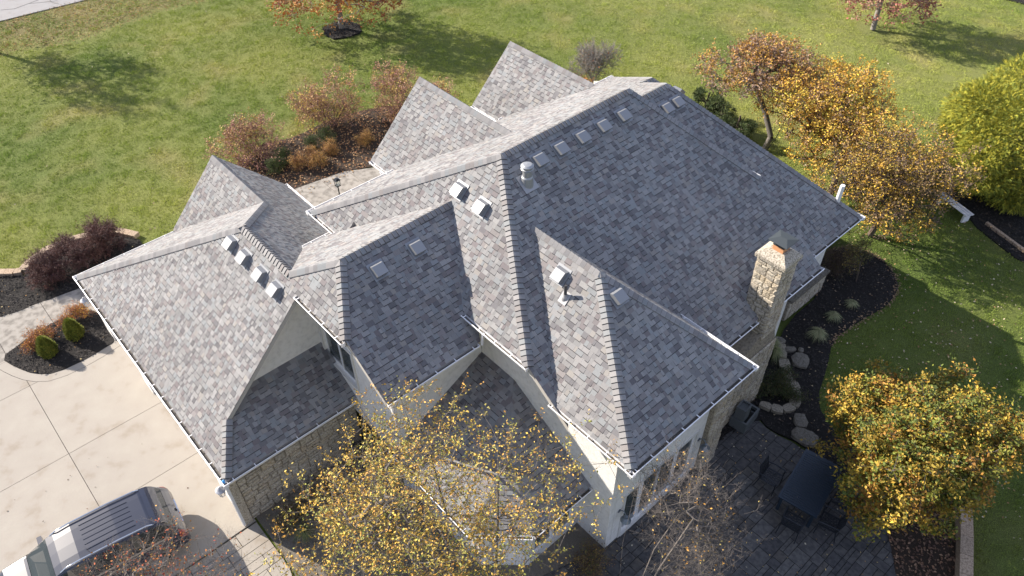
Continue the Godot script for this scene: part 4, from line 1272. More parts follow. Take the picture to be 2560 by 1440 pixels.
	drop.call(Rect2(-10, -41, 22, 6.2), 42.0, 0.95, 0.0, func(p: Vector2) -> bool: return p.y < verge_z(p.x) + 0.6 * rng.randf() and p.y > -40.9, fall)
	drop.call(Rect2(-10, -40, 60, 50), 0.22, 0.9, 0.02, lawn_test, pale)
	drop.call(Rect2(-4, -21, 14, 10), 70.0, 1.0, 0.03, func(p: Vector2) -> bool: return Geometry2D.is_point_in_polygon(p, beds.front), [Color(0.34, 0.17, 0.07), Color(0.26, 0.12, 0.05), Color(0.40, 0.24, 0.11), Color(0.18, 0.09, 0.05), Color(0.45, 0.30, 0.16)])
	drop.call(Rect2(2, 10.5, 4.5, 5), 150.0, 0.9, 0.03, func(p: Vector2) -> bool: return Geometry2D.is_point_in_polygon(p, beds.brown), [Color(0.16, 0.09, 0.06), Color(0.22, 0.12, 0.07), Color(0.12, 0.07, 0.05), Color(0.3, 0.19, 0.12)])
	drop.call(Rect2(5, 4, 10.5, 5.5), 7.0, 0.8, 0.05, func(p: Vector2) -> bool: return Geometry2D.is_point_in_polygon(p, beds.back), [Color(0.3, 0.22, 0.15), Color(0.4, 0.32, 0.2), Color(0.2, 0.13, 0.08)])
	var rim: PackedVector2Array = beds.back
	for i in 1500:   # leaves gathered along the bed edge
		var k := rng.randi_range(0, rim.size() - 1)
		var a := rim[k]; var b := rim[(k + 1) % rim.size()]
		if a.x < 10.6 and a.y < 7.0: continue
		if a.x < 9.8: continue
		var p := a.lerp(b, rng.randf()) + Vector2(rng.randf_range(-0.14, 0.14), rng.randf_range(-0.14, 0.14))
		var bs := Basis.from_euler(Vector3(rng.randf_range(-0.5, 0.5), rng.randf() * TAU, rng.randf_range(-0.5, 0.5))).scaled(Vector3.ONE * rng.randf_range(0.5, 1.1))
		ls.append(Transform3D(bs, Vector3(p.x, 0.03 + rng.randf() * 0.04, p.y)))
		lc.append(Color(0.26, 0.17, 0.10) * rng.randf_range(0.6, 1.3))
	drop.call(Rect2(-5, 6.5, 10, 9), 5.0, 0.6, 0.025, func(p: Vector2) -> bool: return Geometry2D.is_point_in_polygon(p, beds.patio), [Color(0.5, 0.38, 0.15), Color(0.4, 0.25, 0.1), Color(0.45, 0.4, 0.3)])
	drop.call(Rect2(-13.5, -17, 8, 7.5), 3.0, 0.7, 0.06, func(p: Vector2) -> bool: return inside(p, [beds.left, beds.island]), [Color(0.5, 0.4, 0.2), Color(0.45, 0.25, 0.08)])
	drop.call(Rect2(-15, -6, 6, 7), 0.9, 0.5, 0.025, func(p: Vector2) -> bool: return Geometry2D.is_point_in_polygon(p, beds.concrete), [Color(0.2, 0.12, 0.08), Color(0.15, 0.12, 0.09)])
	drop.call(Rect2(-9.4, -0.4, 4, 9), 40.0, 0.8, 0.02, func(p: Vector2) -> bool: return Geometry2D.is_point_in_polygon(p, beds.side), [Color(0.3, 0.2, 0.09), Color(0.4, 0.29, 0.12), Color(0.22, 0.15, 0.09), Color(0.45, 0.38, 0.22)])
	var walk_edge := func(p: Vector2) -> bool: return Geometry2D.is_point_in_polygon(p, beds.concrete) and p.y < -13.2
	drop.call(Rect2(-1, -14, 5, 1.2), 25.0, 0.8, 0.025, walk_edge, fall)
	scatter("fallen_leaves", leaf.mesh(M.dry), ls, lc, "brown and yellow fallen leaves strewn over lawn and beds", "leaves")
	# tan edging blocks round the left bed
	var path := [Vector2(-14.0, -16.5), Vector2(-11.75, -17.0), Vector2(-10.98, -16.33), Vector2(-10.5, -16.75), Vector2(-9.75, -17.05), Vector2(-8.6, -17.0), Vector2(-7.15, -16.3), Vector2(-6.6, -15.35)]
	block_row("block_edging", "curved edging of tan concrete blocks round the barberry bed", path, 0.34, 0.3, 0.16, M.block)
	rocks_and_edging()

func block_row(called: String, label: String, path: Array, length: float, width: float, h: float, mats: Array) -> void:
	var t := thing(called, label, "edging")
	var cv := Curve2D.new()
	for i in path.size():
		var d: Vector2 = (path[mini(i + 1, path.size() - 1)] - path[maxi(i - 1, 0)]) * 0.16
		cv.add_point(path[i], -d, d)
	var n := int(cv.get_baked_length() / length)
	for i in n:
		var a := cv.sample_baked(i * length); var b := cv.sample_baked((i + 1) * length)
		var d := (b - a).normalized(); var s := Vector2(-d.y, d.x)
		var mb := MB.new()
		var g := 0.006
		var top := PackedVector3Array()
		for q in [a + d * g + s * width / 2, b - d * g + s * width / 2, b - d * g - s * width / 2, a + d * g - s * width / 2]:
			top.append(Vector3(q.x, h + rng.randf_range(-0.006, 0.006), q.y))
		mb.prism(top, Vector3(0, -h - 0.05, 0))
		put("block", mb.mesh(mats[rng.randi() % mats.size()]), t)

func rock_mesh(sx: float, sy: float, sz: float) -> ArrayMesh:
	var f := FastNoiseLite.new(); f.frequency = 0.9; f.seed = rng.randi()
	var mb := MB.new()
	var nu := 10; var nv := 6
	var pt := func(i: int, j: int) -> Vector3:
		var a := TAU * (i % nu) / nu; var b := PI * j / nv
		var d := Vector3(cos(a) * sin(b), cos(b), sin(a) * sin(b))
		var k := 1.0 / pow(pow(absf(d.x), 4.0) + pow(absf(d.y), 4.0) + pow(absf(d.z), 4.0), 0.25)
		return Vector3(d.x * sx, d.y * sy, d.z * sz) * k * (1.0 + 0.28 * f.get_noise_3dv(d * 1.6))
	for i in nu:
		for j in nv:
			mb.quad(pt.call(i, j), pt.call(i + 1, j), pt.call(i + 1, j + 1), pt.call(i, j + 1))
	return mb.mesh(M.rock)

func rocks_and_edging() -> void:
	var spec := [[7.74, 6.85, 0.32, 0.30, "largest dark flat boulder in the mulch beside the pond edging"], [7.90, 6.32, 0.20, 0.12, "pale wedge shaped stone in the mulch near the ornamental grass"],
		[8.15, 6.60, 0.11, 0.10, "small pale stone alone in the mulch beside the flat boulder"], [5.50, 8.30, 0.28, 0.22, "grey boulder between the pond edging and the patio edge"],
		[5.05, 8.75, 0.40, 0.30, "wide flat rock at the patio edge under the yellow tree"], [8.0, 5.85, 0.18, 0.16, "pale rock at the end of the stone edging by the house"]]
	for s in spec:
		var o := put("rock", rock_mesh(s[2], 0.10, s[3]), self, Transform3D(Basis(Vector3.UP, rng.randf() * TAU), Vector3(s[0], 0.07, s[1])))
		tag(o, s[4], "rock", "rocks in the back bed")
	# dry laid edging of flat stones
	var t := thing("stone_edging", "curved dry laid edging of flat limestone pieces in the dark bed", "edging")
	var path := [Vector2(7.9, 5.65), Vector2(7.9, 6.05), Vector2(7.3, 6.42), Vector2(6.75, 6.95), Vector2(6.45, 7.5), Vector2(6.0, 7.85), Vector2(5.5, 7.75), Vector2(5.2, 7.35), Vector2(5.1, 7.0)]
	var cv := Curve2D.new()
	for q in path: cv.add_point(q)
	var s := 0.0
	while s < cv.get_baked_length():
		var w := rng.randf_range(0.26, 0.55)
		var a := cv.sample_baked(s); var b := cv.sample_baked(s + w)
		var d := (b - a).normalized(); var p := Vector2(-d.y, d.x)
		var hw := rng.randf_range(0.11, 0.17)
		var top := rng.randf_range(0.11, 0.17)
		var mb := MB.new()
		var ring := PackedVector3Array(); var low := PackedVector3Array()
		for u in [[0.02, -1.0], [0.5, -1.15], [0.98, -0.95], [0.99, 0.3], [0.8, 1.0], [0.3, 1.1], [0.01, 0.6]]:
			var q: Vector2 = a.lerp(b, u[0]) + p * hw * (u[1] + rng.randf_range(-0.2, 0.2))
			ring.append(Vector3(q.x, top + rng.randf_range(-0.008, 0.008), q.y))
		mb.prism(ring, Vector3(0, -top - 0.02, 0))
		put("stone", mb.mesh(M.flag), t)
		s += w
	# long low wall of sawn stone behind the big tree
	block_row("garden_wall", "straight low wall of pale sawn stone blocks beyond the yellow tree", [Vector2(6.9, 12.9), Vector2(5.6, 13.65), Vector2(4.25, 14.25), Vector2(2.6, 15.0)], 0.62, 0.34, 0.38, M.block)
	# white landscape timber
	var rail := thing("edge_timber", "straight white timber edging along the dark mulch at the far right", "edging")
	var rb := MB.new()
	rb.bar(Vector3(20.1, 0.06, 7.8), Vector3(18.9, 0.06, 11.2), 0.12, 0.14)
	part("timber", rb, M.block[0], rail)

# ---------------------------------------------------------------- car, furniture and other objects
func car_point(st: Array, x: float, t: float) -> Vector3:
	# st: stations [x, bottom, belt, roof, wbelt, wroof]; t 0..9 from under the sill to the roof centre line
	var i := 0
	while i < st.size() - 2 and st[i + 1][0] < x: i += 1
	var k := clampf((x - st[i][0]) / (st[i + 1][0] - st[i][0]), 0, 1)
	var k2 := k
	var g := []
	for j in 6: g.append(lerpf(st[i][j], st[i + 1][j], k2))
	var bo: float = g[1]; var be: float = g[2]; var ro: float = g[3]; var wb: float = g[4]; var wr: float = g[5]
	var pr := [Vector2(bo, 0.0), Vector2(bo, wb * 0.86), Vector2(lerpf(bo, be, 0.25), wb * 0.985), Vector2(lerpf(bo, be, 0.65), wb), Vector2(be, wb * 0.965),
		Vector2(lerpf(be, ro, 0.5), lerpf(wb * 0.965, wr, 0.45)), Vector2(lerpf(be, ro, 0.88), lerpf(wb * 0.965, wr, 0.90)), Vector2(lerpf(be, ro, 0.97), wr * 0.93), Vector2(lerpf(be, ro, 0.995), wr * 0.55), Vector2(ro, 0.0)]
	var a := int(clampf(t, 0, 8.999)); var q: Vector2 = pr[a].lerp(pr[a + 1], t - a)
	return Vector3(x, q.x, q.y)

func car_patch(mb: MB, st: Array, xs: Array, ts: Array, side: int, off: float) -> void:
	var P := func(x: float, t: float) -> Vector3:
		var p := car_point(st, x, t)
		var dx := car_point(st, x + 0.02, t) - car_point(st, x - 0.02, t); var dt := car_point(st, x, t + 0.1) - car_point(st, x, t - 0.1)
		var nn := dt.cross(dx).normalized()
		if nn.dot(p - Vector3(x * 0.8, 0.8, 0)) < 0: nn = -nn
		p += nn * off
		return Vector3(p.x, p.y, p.z * side)
	for i in xs.size() - 1:
		for j in ts.size() - 1:
			var a: Vector3 = P.call(xs[i], ts[j]); var b: Vector3 = P.call(xs[i + 1], ts[j]); var c: Vector3 = P.call(xs[i + 1], ts[j + 1]); var d: Vector3 = P.call(xs[i], ts[j + 1])
			if side > 0: mb.quad(a, b, c, d)
			else: mb.quad(d, c, b, a)

func range_f(a: float, b: float, n: int) -> Array:
	var r := []
	for i in n + 1: r.append(lerpf(a, b, float(i) / n))
	return r

func build_car() -> void:
	var car := thing("parked_car", "dark navy SUV with chrome roof rails parked on the pale concrete driveway", "car", Vector3(-13.35, 0.02, -1.95), PI - 0.115)
	var st := [[-2.40, 0.42, 0.70, 0.74, 0.80, 0.70], [-2.36, 0.36, 0.86, 0.92, 0.88, 0.76], [-2.28, 0.32, 0.98, 1.06, 0.92, 0.76], [-2.20, 0.30, 1.02, 1.18, 0.935, 0.755], [-2.02, 0.28, 1.03, 1.47, 0.945, 0.735], [-1.90, 0.28, 1.03, 1.60, 0.95, 0.72], [-1.66, 0.28, 1.02, 1.655, 0.955, 0.71],
		[-0.9, 0.28, 1.0, 1.70, 0.955, 0.71], [0.1, 0.28, 0.98, 1.705, 0.955, 0.70], [0.55, 0.28, 0.97, 1.66, 0.955, 0.69], [0.75, 0.28, 0.97, 1.58, 0.955, 0.69], [1.38, 0.28, 0.98, 1.12, 0.955, 0.78], [1.46, 0.28, 0.98, 1.09, 0.955, 0.80], [2.0, 0.30, 0.92, 1.02, 0.93, 0.78], [2.25, 0.34, 0.80, 0.88, 0.88, 0.70], [2.38, 0.40, 0.62, 0.68, 0.74, 0.55]]
	var xs := []
	for i in st.size() - 1: xs.append_array(range_f(st[i][0], st[i + 1][0], 3).slice(0, 3))
	xs.append(st[-1][0])
	# paint everywhere but the glass openings
	var body := MB.new()
	for side in [1, -1]:
		car_patch(body, st, xs, [0.0, 1.0, 1.5, 2.0, 2.5, 3.0, 3.5, 4.0, 4.3], side, 0.0)
		car_patch(body, st, xs.filter(func(x): return x <= -2.02), [4.3, 5.0, 6.0, 6.4, 6.6], side, 0.0)
		car_patch(body, st, xs.filter(func(x): return x >= 1.37), [4.3, 5.0, 6.0, 6.4, 6.6, 7.0, 7.5, 8.0, 8.5, 9.0], side, 0.0)
		car_patch(body, st, xs.filter(func(x): return x >= -2.03 and x <= 0.76), [6.4, 6.6, 7.0, 7.5, 8.0, 8.5, 9.0], side, 0.0)
		car_patch(body, st, xs.filter(func(x): return x >= 0.74 and x <= 1.39), [6.15, 6.4, 6.7], side, 0.0)
		car_patch(body, st, xs.filter(func(x): return x <= -2.19), [6.6, 7.0, 7.5, 8.0, 8.5, 9.0], side, 0.0)
		for pil in [[-2.03, -1.9], [-1.1, -1.0], [-0.08, 0.02]]:
			car_patch(body, st, range_f(pil[0], pil[1], 2), [4.3, 5.0, 6.0, 6.4], side, 0.0)
	for e in [-2.40, 2.38]:
		for side in [1, -1]:
			for j in 9:
				var a := car_point(st, e, j); var b := car_point(st, e, j + 1)
				body.tri(Vector3(a.x, a.y, a.z * side), Vector3(b.x, b.y, b.z * side), Vector3(e, 0.6, 0))
	part("body", body, M.carpaint, car)
	var cab := MB.new()
	cab.abox(Vector3(-2.1, 0.45, -0.85), Vector3(1.3, 0.62, 0.85))
	for q in [[-1.3, -0.6, 0.6], [-0.2, -0.6, -0.12], [-0.2, 0.12, 0.6]]:
		cab.abox(Vector3(q[0], 0.6, q[1]), Vector3(q[0] + 0.5, 0.85, q[2])); cab.abox(Vector3(q[0] - 0.14, 0.6, q[1]), Vector3(q[0], 1.28, q[2]))
	cab.abox(Vector3(1.0, 0.75, -0.8), Vector3(1.34, 0.98, 0.8))
	part("interior", cab, M.seatcloth, car)
	for side in [1, -1]:
		for w in [[-1.9, -1.1], [-1.0, -0.08], [0.02, 1.05]]:
			var g := MB.new()
			car_patch(g, st, range_f(w[0], w[1], 6), [4.3, 5.0, 6.0, 6.4], side, -0.006)
			part("side_window", g, M.carglass, car)
		var rl := MB.new()
		var pts := []; var rad := []
		for x in range_f(-1.75, 0.62, 14):
			var p := car_point(st, x, 7.05); pts.append(Vector3(p.x, p.y + (0.045 if x > -1.7 and x < 0.55 else 0.0), p.z * side)); rad.append(0.019)
		rl.tube(pts, rad, 8)
		part("roof_rail", rl, M.chrome, car)
		var tm := MB.new()
		car_patch(tm, st, range_f(-1.95, 1.1, 20), [4.18, 4.34], side, 0.006)
		part("window_trim", tm, M.chrome, car)
		var tl := MB.new()
		car_patch(tl, st, range_f(-2.37, -2.2, 4), [3.3, 3.7, 4.2, 4.8, 5.4], side, 0.006)
		part("tail_light", tl, M.tail, car)
		var mi := MB.new()
		mi.box(Vector3(0.98, 1.04, side * 1.07), Vector3(0.06, 0, 0), Vector3(0, 0.075, 0), Vector3(0, 0, 0.12))
		mi.bar(Vector3(0.98, 1.0, side * 0.9), Vector3(0.98, 1.0, side * 1.0), 0.04, 0.04)
		part("mirror", mi, M.carpaint, car)
		for x in [-1.42, 1.45]:
			var ty := MB.new()
			ty.tube([Vector3(x, 0.36, side * 0.72), Vector3(x, 0.36, side * 0.75), Vector3(x, 0.36, side * 0.95), Vector3(x, 0.36, side * 0.975)], [0.30, 0.36, 0.36, 0.31], 28)
			var wh := part("wheel", ty, M.tyre, car)
			var rm := MB.new()
			rm.tube([Vector3(x, 0.36, side * 0.93), Vector3(x, 0.36, side * 0.985)], [0.23, 0.235], 24)
			part("rim", rm, M.chrome, wh)
	var ws := MB.new(); var rw := MB.new()
	for side in [1, -1]:
		car_patch(ws, st, range_f(0.76, 1.37, 8), [6.7, 7.0, 7.5, 8.0, 8.5, 9.0], side, -0.004)
		car_patch(rw, st, range_f(-2.19, -2.03, 6), [6.6, 7.0, 7.5, 8.0, 8.5, 9.0], side, 0.004)
	part("windscreen", ws, M.carglass, car)
	part("rear_window", rw, M.carglass, car)
	var sp := MB.new()
	for side in [1, -1]: car_patch(sp, st, range_f(-2.06, -1.72, 5), [7.0, 7.5, 8.0, 8.5, 9.0], side, 0.025)
	part("spoiler", sp, M.carpaint, car)
	for k in [-0.42, -0.25, -0.085, 0.085, 0.25, 0.42]:
		var rb := MB.new()
		var p := []; var r := []
		for x in range_f(-1.35, -0.1, 8):
			p.append(Vector3(x, car_point(st, x, 9.0 - absf(k) * 1.3).y + 0.003, k)); r.append(0.009)
		rb.tube(p, r, 6)
		part("roof_rib", rb, M.carpaint, car)
	var lg := MB.new()
	lg.box(Vector3(-2.395, 0.80, 0), Vector3(0.012, 0, 0), Vector3(0, 0.012, 0), Vector3(0, 0, 0.42))
	part("chrome_strip", lg, M.chrome, car)
	var em := MB.new()
	em.tube([Vector3(-2.385, 0.90, 0.0), Vector3(-2.41, 0.90, 0.0)], [0.06, 0.055], 18)
	part("emblem", em, M.chrome, car)
	var pl := MB.new()
	pl.box(Vector3(-2.40, 0.68, 0), Vector3(0.008, 0, 0), Vector3(0, 0.07, 0), Vector3(0, 0, 0.16))
	part("number_plate", pl, M.white, car)

func make_chair(label: String, at: Vector3, turn: float) -> void:
	# faces local +x
	var c := thing("patio_chair", label, "chair", at, turn, "chairs round the patio table")
	var lat := func(o: Vector3, ux: Vector3, uy: Vector3, w: float, h: float, called: String) -> void:
		var mb := MB.new()
		var n := ux.cross(uy).normalized()
		mb.bar(o, o + ux * w, 0.03, 0.02, n); mb.bar(o + uy * h, o + ux * w + uy * h, 0.03, 0.02, n)
		mb.bar(o, o + uy * h, 0.03, 0.02, n); mb.bar(o + ux * w, o + ux * w + uy * h, 0.03, 0.02, n)
		var k := 6
		for i in k:
			var t := (i + 0.5) / k
			mb.bar(o + ux * w * t, o + ux * w * clampf(t + 0.35, 0, 1) + uy * h * clampf((1 - t) / 0.35, 0, 1), 0.016, 0.01, n)
			mb.bar(o + ux * w * t, o + ux * w * clampf(t - 0.35, 0, 1) + uy * h * clampf(t / 0.35, 0, 1), 0.016, 0.01, n)
			mb.bar(o + uy * h * t, o + ux * w + uy * h * clampf(t + 0.4, 0, 1), 0.012, 0.01, n)
			mb.bar(o + uy * h * t, o + ux * w + uy * h * clampf(t - 0.4, 0, 1), 0.012, 0.01, n)
		part(called, mb, M.iron, c)
	lat.call(Vector3(-0.24, 0.43, 0.25), Vector3(1, 0.03, 0).normalized(), Vector3(0, 0, -1), 0.48, 0.5, "seat")
	lat.call(Vector3(-0.25, 0.47, 0.25), Vector3(0, 0, -1), Vector3(-0.22, 1, 0).normalized(), 0.5, 0.5, "backrest")
	for s in [1, -1]:
		var f := MB.new()
		f.tube([Vector3(0.25, 0, 0.29 * s), Vector3(0.24, 0.43, 0.27 * s), Vector3(0.25, 0.64, 0.28 * s)], [0.016, 0.017, 0.016], 8)
		part("leg", f, M.iron, c)
		var r := MB.new()
		r.tube([Vector3(-0.34, 0, 0.28 * s), Vector3(-0.26, 0.43, 0.26 * s), Vector3(-0.3, 0.66, 0.26 * s)], [0.016, 0.017, 0.016], 8)
		part("leg", r, M.iron, c)
		var a := MB.new()
		a.tube([Vector3(-0.31, 0.66, 0.27 * s), Vector3(-0.05, 0.69, 0.30 * s), Vector3(0.2, 0.67, 0.30 * s), Vector3(0.29, 0.62, 0.29 * s)], [0.02, 0.023, 0.023, 0.02], 8)
		part("arm", a, M.iron, c)

func build_objects() -> void:
	build_car()
	# patio table
	var t := thing("patio_table", "dark blue slatted metal dining table on the shaded stone patio", "table", Vector3(3.27, 0.02, 9.92), 0.18)
	var fr := MB.new()
	fr.abox(Vector3(-1.04, 0.68, -0.58), Vector3(1.04, 0.715, -0.50)); fr.abox(Vector3(-1.04, 0.68, 0.50), Vector3(1.04, 0.715, 0.58))
	fr.abox(Vector3(-1.04, 0.68, -0.5), Vector3(-0.96, 0.715, 0.5)); fr.abox(Vector3(0.96, 0.68, -0.5), Vector3(1.04, 0.715, 0.5))
	part("frame", fr, M.tablepaint, t)
	var sl := MB.new()
	sl.abox(Vector3(-0.033, 0, -0.52), Vector3(0.033, 0.012, 0.52))
	var sm := sl.mesh(M.tablepaint)
	for i in 24: put("slat", sm, t, Transform3D(Basis(), Vector3(-0.925 + i * 0.0805, 0.713, 0)))
	for sx in [-0.93, 0.93]:
		for sz in [-0.47, 0.47]:
			var lg := MB.new()
			lg.abox(Vector3(sx - 0.045, 0, sz - 0.045), Vector3(sx + 0.045, 0.68, sz + 0.045))
			part("leg", lg, M.tablepaint, t)
	make_chair("black lattice armchair on the house side of the patio table", Vector3(2.75, 0.02, 8.98), -PI / 2 + 0.12)
	make_chair("black lattice armchair at the near short end of the patio table", Vector3(1.95, 0.02, 10.25), 0.2)
	make_chair("black lattice armchair on the lawn side of the patio table, nearest the camera", Vector3(2.72, 0.02, 10.95), PI / 2 + 0.25)
	make_chair("black lattice armchair on the lawn side of the patio table, beside the yellow tree", Vector3(3.62, 0.02, 10.82), PI / 2 + 0.1)
	# stone water trough
	var f := thing("water_trough", "grey stone fountain trough with a tall spout block against the stone wall", "fountain", Vector3(4.15, 0.02, 7.03), 0.12)
	var b := MB.new()
	for q in [[-0.44, -0.28, -0.38, 0.28], [0.38, -0.28, 0.44, 0.28], [-0.38, -0.28, 0.38, -0.22], [-0.38, 0.22, 0.38, 0.28]]:
		b.abox(Vector3(q[0], 0, q[1]), Vector3(q[2], 0.46, q[3]))
	part("basin", b, M.granite, f)
	var w := MB.new()
	w.abox(Vector3(-0.38, 0.02, -0.22), Vector3(0.38, 0.34, 0.22))
	part("water", w, M.water, f)
	var tw := MB.new()
	for q in [[-0.40, -0.21, -0.36, 0.12], [-0.04, -0.21, 0.0, 0.12], [-0.36, -0.21, -0.04, -0.17], [-0.36, 0.08, -0.04, 0.12]]:
		tw.abox(Vector3(q[0], 0.34, q[1]), Vector3(q[2], 0.98, q[3]))
	tw.abox(Vector3(-0.36, 0.34, -0.17), Vector3(-0.04, 0.9, 0.08))
	part("spout_block", tw, M.granite, f)
	# path lamp by the front walk
	var lp := thing("path_lamp", "small black lantern post beside the front walkway", "lamp", Vector3(1.06, 0.0, -12.1))
	var ps := MB.new()
	ps.tube([Vector3(0, 0, 0), Vector3(0, 0.62, 0)], [0.03, 0.025], 8)
	part("post", ps, M.iron, lp)
	var lc := MB.new()
	for q in [Vector2(1, 1), Vector2(1, -1), Vector2(-1, -1), Vector2(-1, 1)]:
		lc.bar(Vector3(q.x * 0.075, 0.64, q.y * 0.075), Vector3(q.x * 0.095, 0.92, q.y * 0.095), 0.02, 0.02, Vector3(0.3, 0, 1))
	lc.abox(Vector3(-0.1, 0.62, -0.1), Vector3(0.1, 0.645, 0.1)); lc.abox(Vector3(-0.125, 0.92, -0.125), Vector3(0.125, 0.945, 0.125)); lc.abox(Vector3(-0.06, 0.945, -0.06), Vector3(0.06, 1.0, 0.06))
	part("lantern_frame", lc, M.iron, lp)
	var gl := MB.new()
	gl.abox(Vector3(-0.065, 0.65, -0.065), Vector3(0.065, 0.91, 0.065))
	part("lantern_glass", gl, M.clear, lp)
	# white bench at the edge of the right-hand mulch
	var bn := thing("garden_bench", "white slatted garden bench on dark mulch beside the evergreen", "bench", Vector3(19.85, 0.0, 6.45), 1.22)
	for i in 3:
		var bd := MB.new()
		bd.abox(Vector3(-0.85, 0.40, -0.2 + i * 0.14), Vector3(0.85, 0.43, -0.09 + i * 0.14))
		part("slat", bd, M.white, bn)
	for sx in [-0.7, 0.7]:
		var lg := MB.new()
		lg.abox(Vector3(sx - 0.04, 0, -0.18), Vector3(sx + 0.04, 0.40, 0.18))
		part("leg", lg, M.white, bn)
	# barbecue in the recess beside the garage
	var gr := thing("barbecue", "black covered barbecue with a steel side shelf under the white wing", "barbecue", Vector3(-6.05, 0.0, 0.45), -PI / 2)
	var bx := MB.new()
	bx.abox(Vector3(-0.5, 0.12, -0.28), Vector3(0.35, 0.8, 0.28))
	part("cabinet", bx, M.dark, gr)
	var ld := MB.new()
	var pr := []; 
	for i in 8:
		var a := PI * i / 7
		pr.append(Vector2(cos(a) * 0.3, 0.8 + sin(a) * 0.3))
	for i in 7:
		ld.quad(Vector3(-0.5, pr[i].y, pr[i].x), Vector3(0.35, pr[i].y, pr[i].x), Vector3(0.35, pr[i + 1].y, pr[i + 1].x), Vector3(-0.5, pr[i + 1].y, pr[i + 1].x))
	var ea := PackedVector3Array(); var eb := PackedVector3Array()
	for q in pr: ea.append(Vector3(-0.499, q.y, q.x)); eb.append(Vector3(0.349, q.y, q.x))
	ld.prism(ea, Vector3(0.004, 0, 0)); ld.prism(eb, Vector3(-0.004, 0, 0))
	part("lid", ld, M.dark, gr)
	var sh := MB.new()
	sh.abox(Vector3(0.352, 0.76, -0.22), Vector3(0.75, 0.79, 0.22))
	part("side_shelf", sh, M.galv, gr)
	for sx in [-0.42, 0.28]:
		var wl := MB.new()
		wl.tube([Vector3(sx, 0.06, -0.2), Vector3(sx, 0.06, 0.2)], [0.06, 0.06], 10)
		part("wheel", wl, M.tyre, gr)

# ---------------------------------------------------------------- trees and shrubs
func lobed(center: Vector3, radii: Vector3, n: int, lobes: int, lobe_size := 0.45) -> Array:
	# points spread through a crown made of uneven lobes
	var cs := []
	for i in lobes:
		var d := Vector3(rng.randfn(), rng.randfn() * 0.9 + 0.15, rng.randfn()).normalized()
		cs.append([center + d * radii * rng.randf_range(0.45, 0.72), rng.randf_range(0.75, 1.25) * lobe_size])
	cs.append([center, 0.5])
	var out := []
	for i in n:
		var c: Array = cs[rng.randi() % cs.size()]
		var d := Vector3(rng.randfn(), rng.randfn(), rng.randfn()).normalized() * pow(rng.randf(), 0.4)
		out.append(c[0] + d * radii * c[1])
	return out

func skeleton(stems: Array, aims: Array, opt: Dictionary) -> Dictionary:
	# grows limbs from the stems (polylines) to every aim point; returns nodes with parents and loads
	var pos := []; var par := []
	for s in stems:
		var last := -1
		for i in s.size() - 1:
			var k := maxi(1, int(s[i].distance_to(s[i + 1]) / 0.35))
			for j in k + (1 if i == s.size() - 2 else 0):
				pos.append(s[i].lerp(s[i + 1], float(j) / k)); par.append(last); last = pos.size() - 1
	var free := pos.size()
	var top: Vector3 = stems[0][-1]
	aims.sort_custom(func(a, b): return a.distance_squared_to(top) < b.distance_squared_to(top))
	var low: float = opt.get("low", 0.35)     # share of the stem without limbs
	var tips := []
	for a in aims:
		var best := -1; var bd := 1e9
		for i in pos.size():
			if i < free and pos[i].y < stems[0][0].y + low * (top.y - stems[0][0].y): continue
			var d: float = pos[i].distance_to(a)
			var rise: float = (a.y - pos[i].y) / maxf(d, 0.01)
			d *= 1.25 - 0.35 * rise
			if d < bd: bd = d; best = i
		if best < 0: best = free - 1
		var p: Vector3 = pos[best]
		var len := p.distance_to(a)
		var k := maxi(1, int(len / opt.get("step", 0.3)))
		var last := best
		var wob: float = opt.get("wobble", 0.06) * len
		var arch := Vector3(0, opt.get("arch", 0.12) * len, 0)
		for j in range(1, k + 1):
			var t := float(j) / k
			var q := p.lerp(a, t) + arch * sin(t * PI) + Vector3(rng.randf_range(-1, 1), rng.randf_range(-1, 1), rng.randf_range(-1, 1)) * wob * (1 - t)
			pos.append(q); par.append(last); last = pos.size() - 1
		tips.append(last)
	var loads := []
	loads.resize(pos.size()); loads.fill(0.0)
	for t in tips:
		var i: int = t
		while i >= 0: loads[i] += 1.0; i = par[i]
	return {"pos": pos, "par": par, "carry": loads, "tips": tips, "free": free}

func wood(sk: Dictionary, mb: MB, tip_r: float, pow_r: float, max_r: float) -> void:
	var ra := []
	for l in sk.carry: ra.append(minf(max_r, tip_r * pow(maxf(l, 1.0), pow_r)))
	for i in sk.pos.size():
		var p: int = sk.par[i]
		if p < 0: continue
		var r0: float = minf(ra[p], ra[i] * 1.5); var r1: float = ra[i]
		if i < sk.free: r0 = ra[p]
		mb.tube([sk.pos[p], sk.pos[i]], [r0, r1], 8 if r1 > 0.05 else (5 if r1 > 0.014 else 3), Color(1, 1, 1), false)

func add_leaf(mb: MB, p: Vector3, size: float, col: Color, droop := 0.0) -> void:
	var a := Vector3(rng.randfn(), rng.randfn() * 0.6 - droop, rng.randfn()).normalized()
	var s := a.cross(Vector3(rng.randfn(), rng.randfn() + 0.6, rng.randfn())).normalized()
	var n := s.cross(a)
	var t := p + a * size; var m := p + a * size * 0.45
	var l := m + s * size * 0.3 + n * size * 0.1; var r := m - s * size * 0.3 + n * size * 0.1
	mb.tri(p, l, t, col); mb.tri(p, t, r, col)

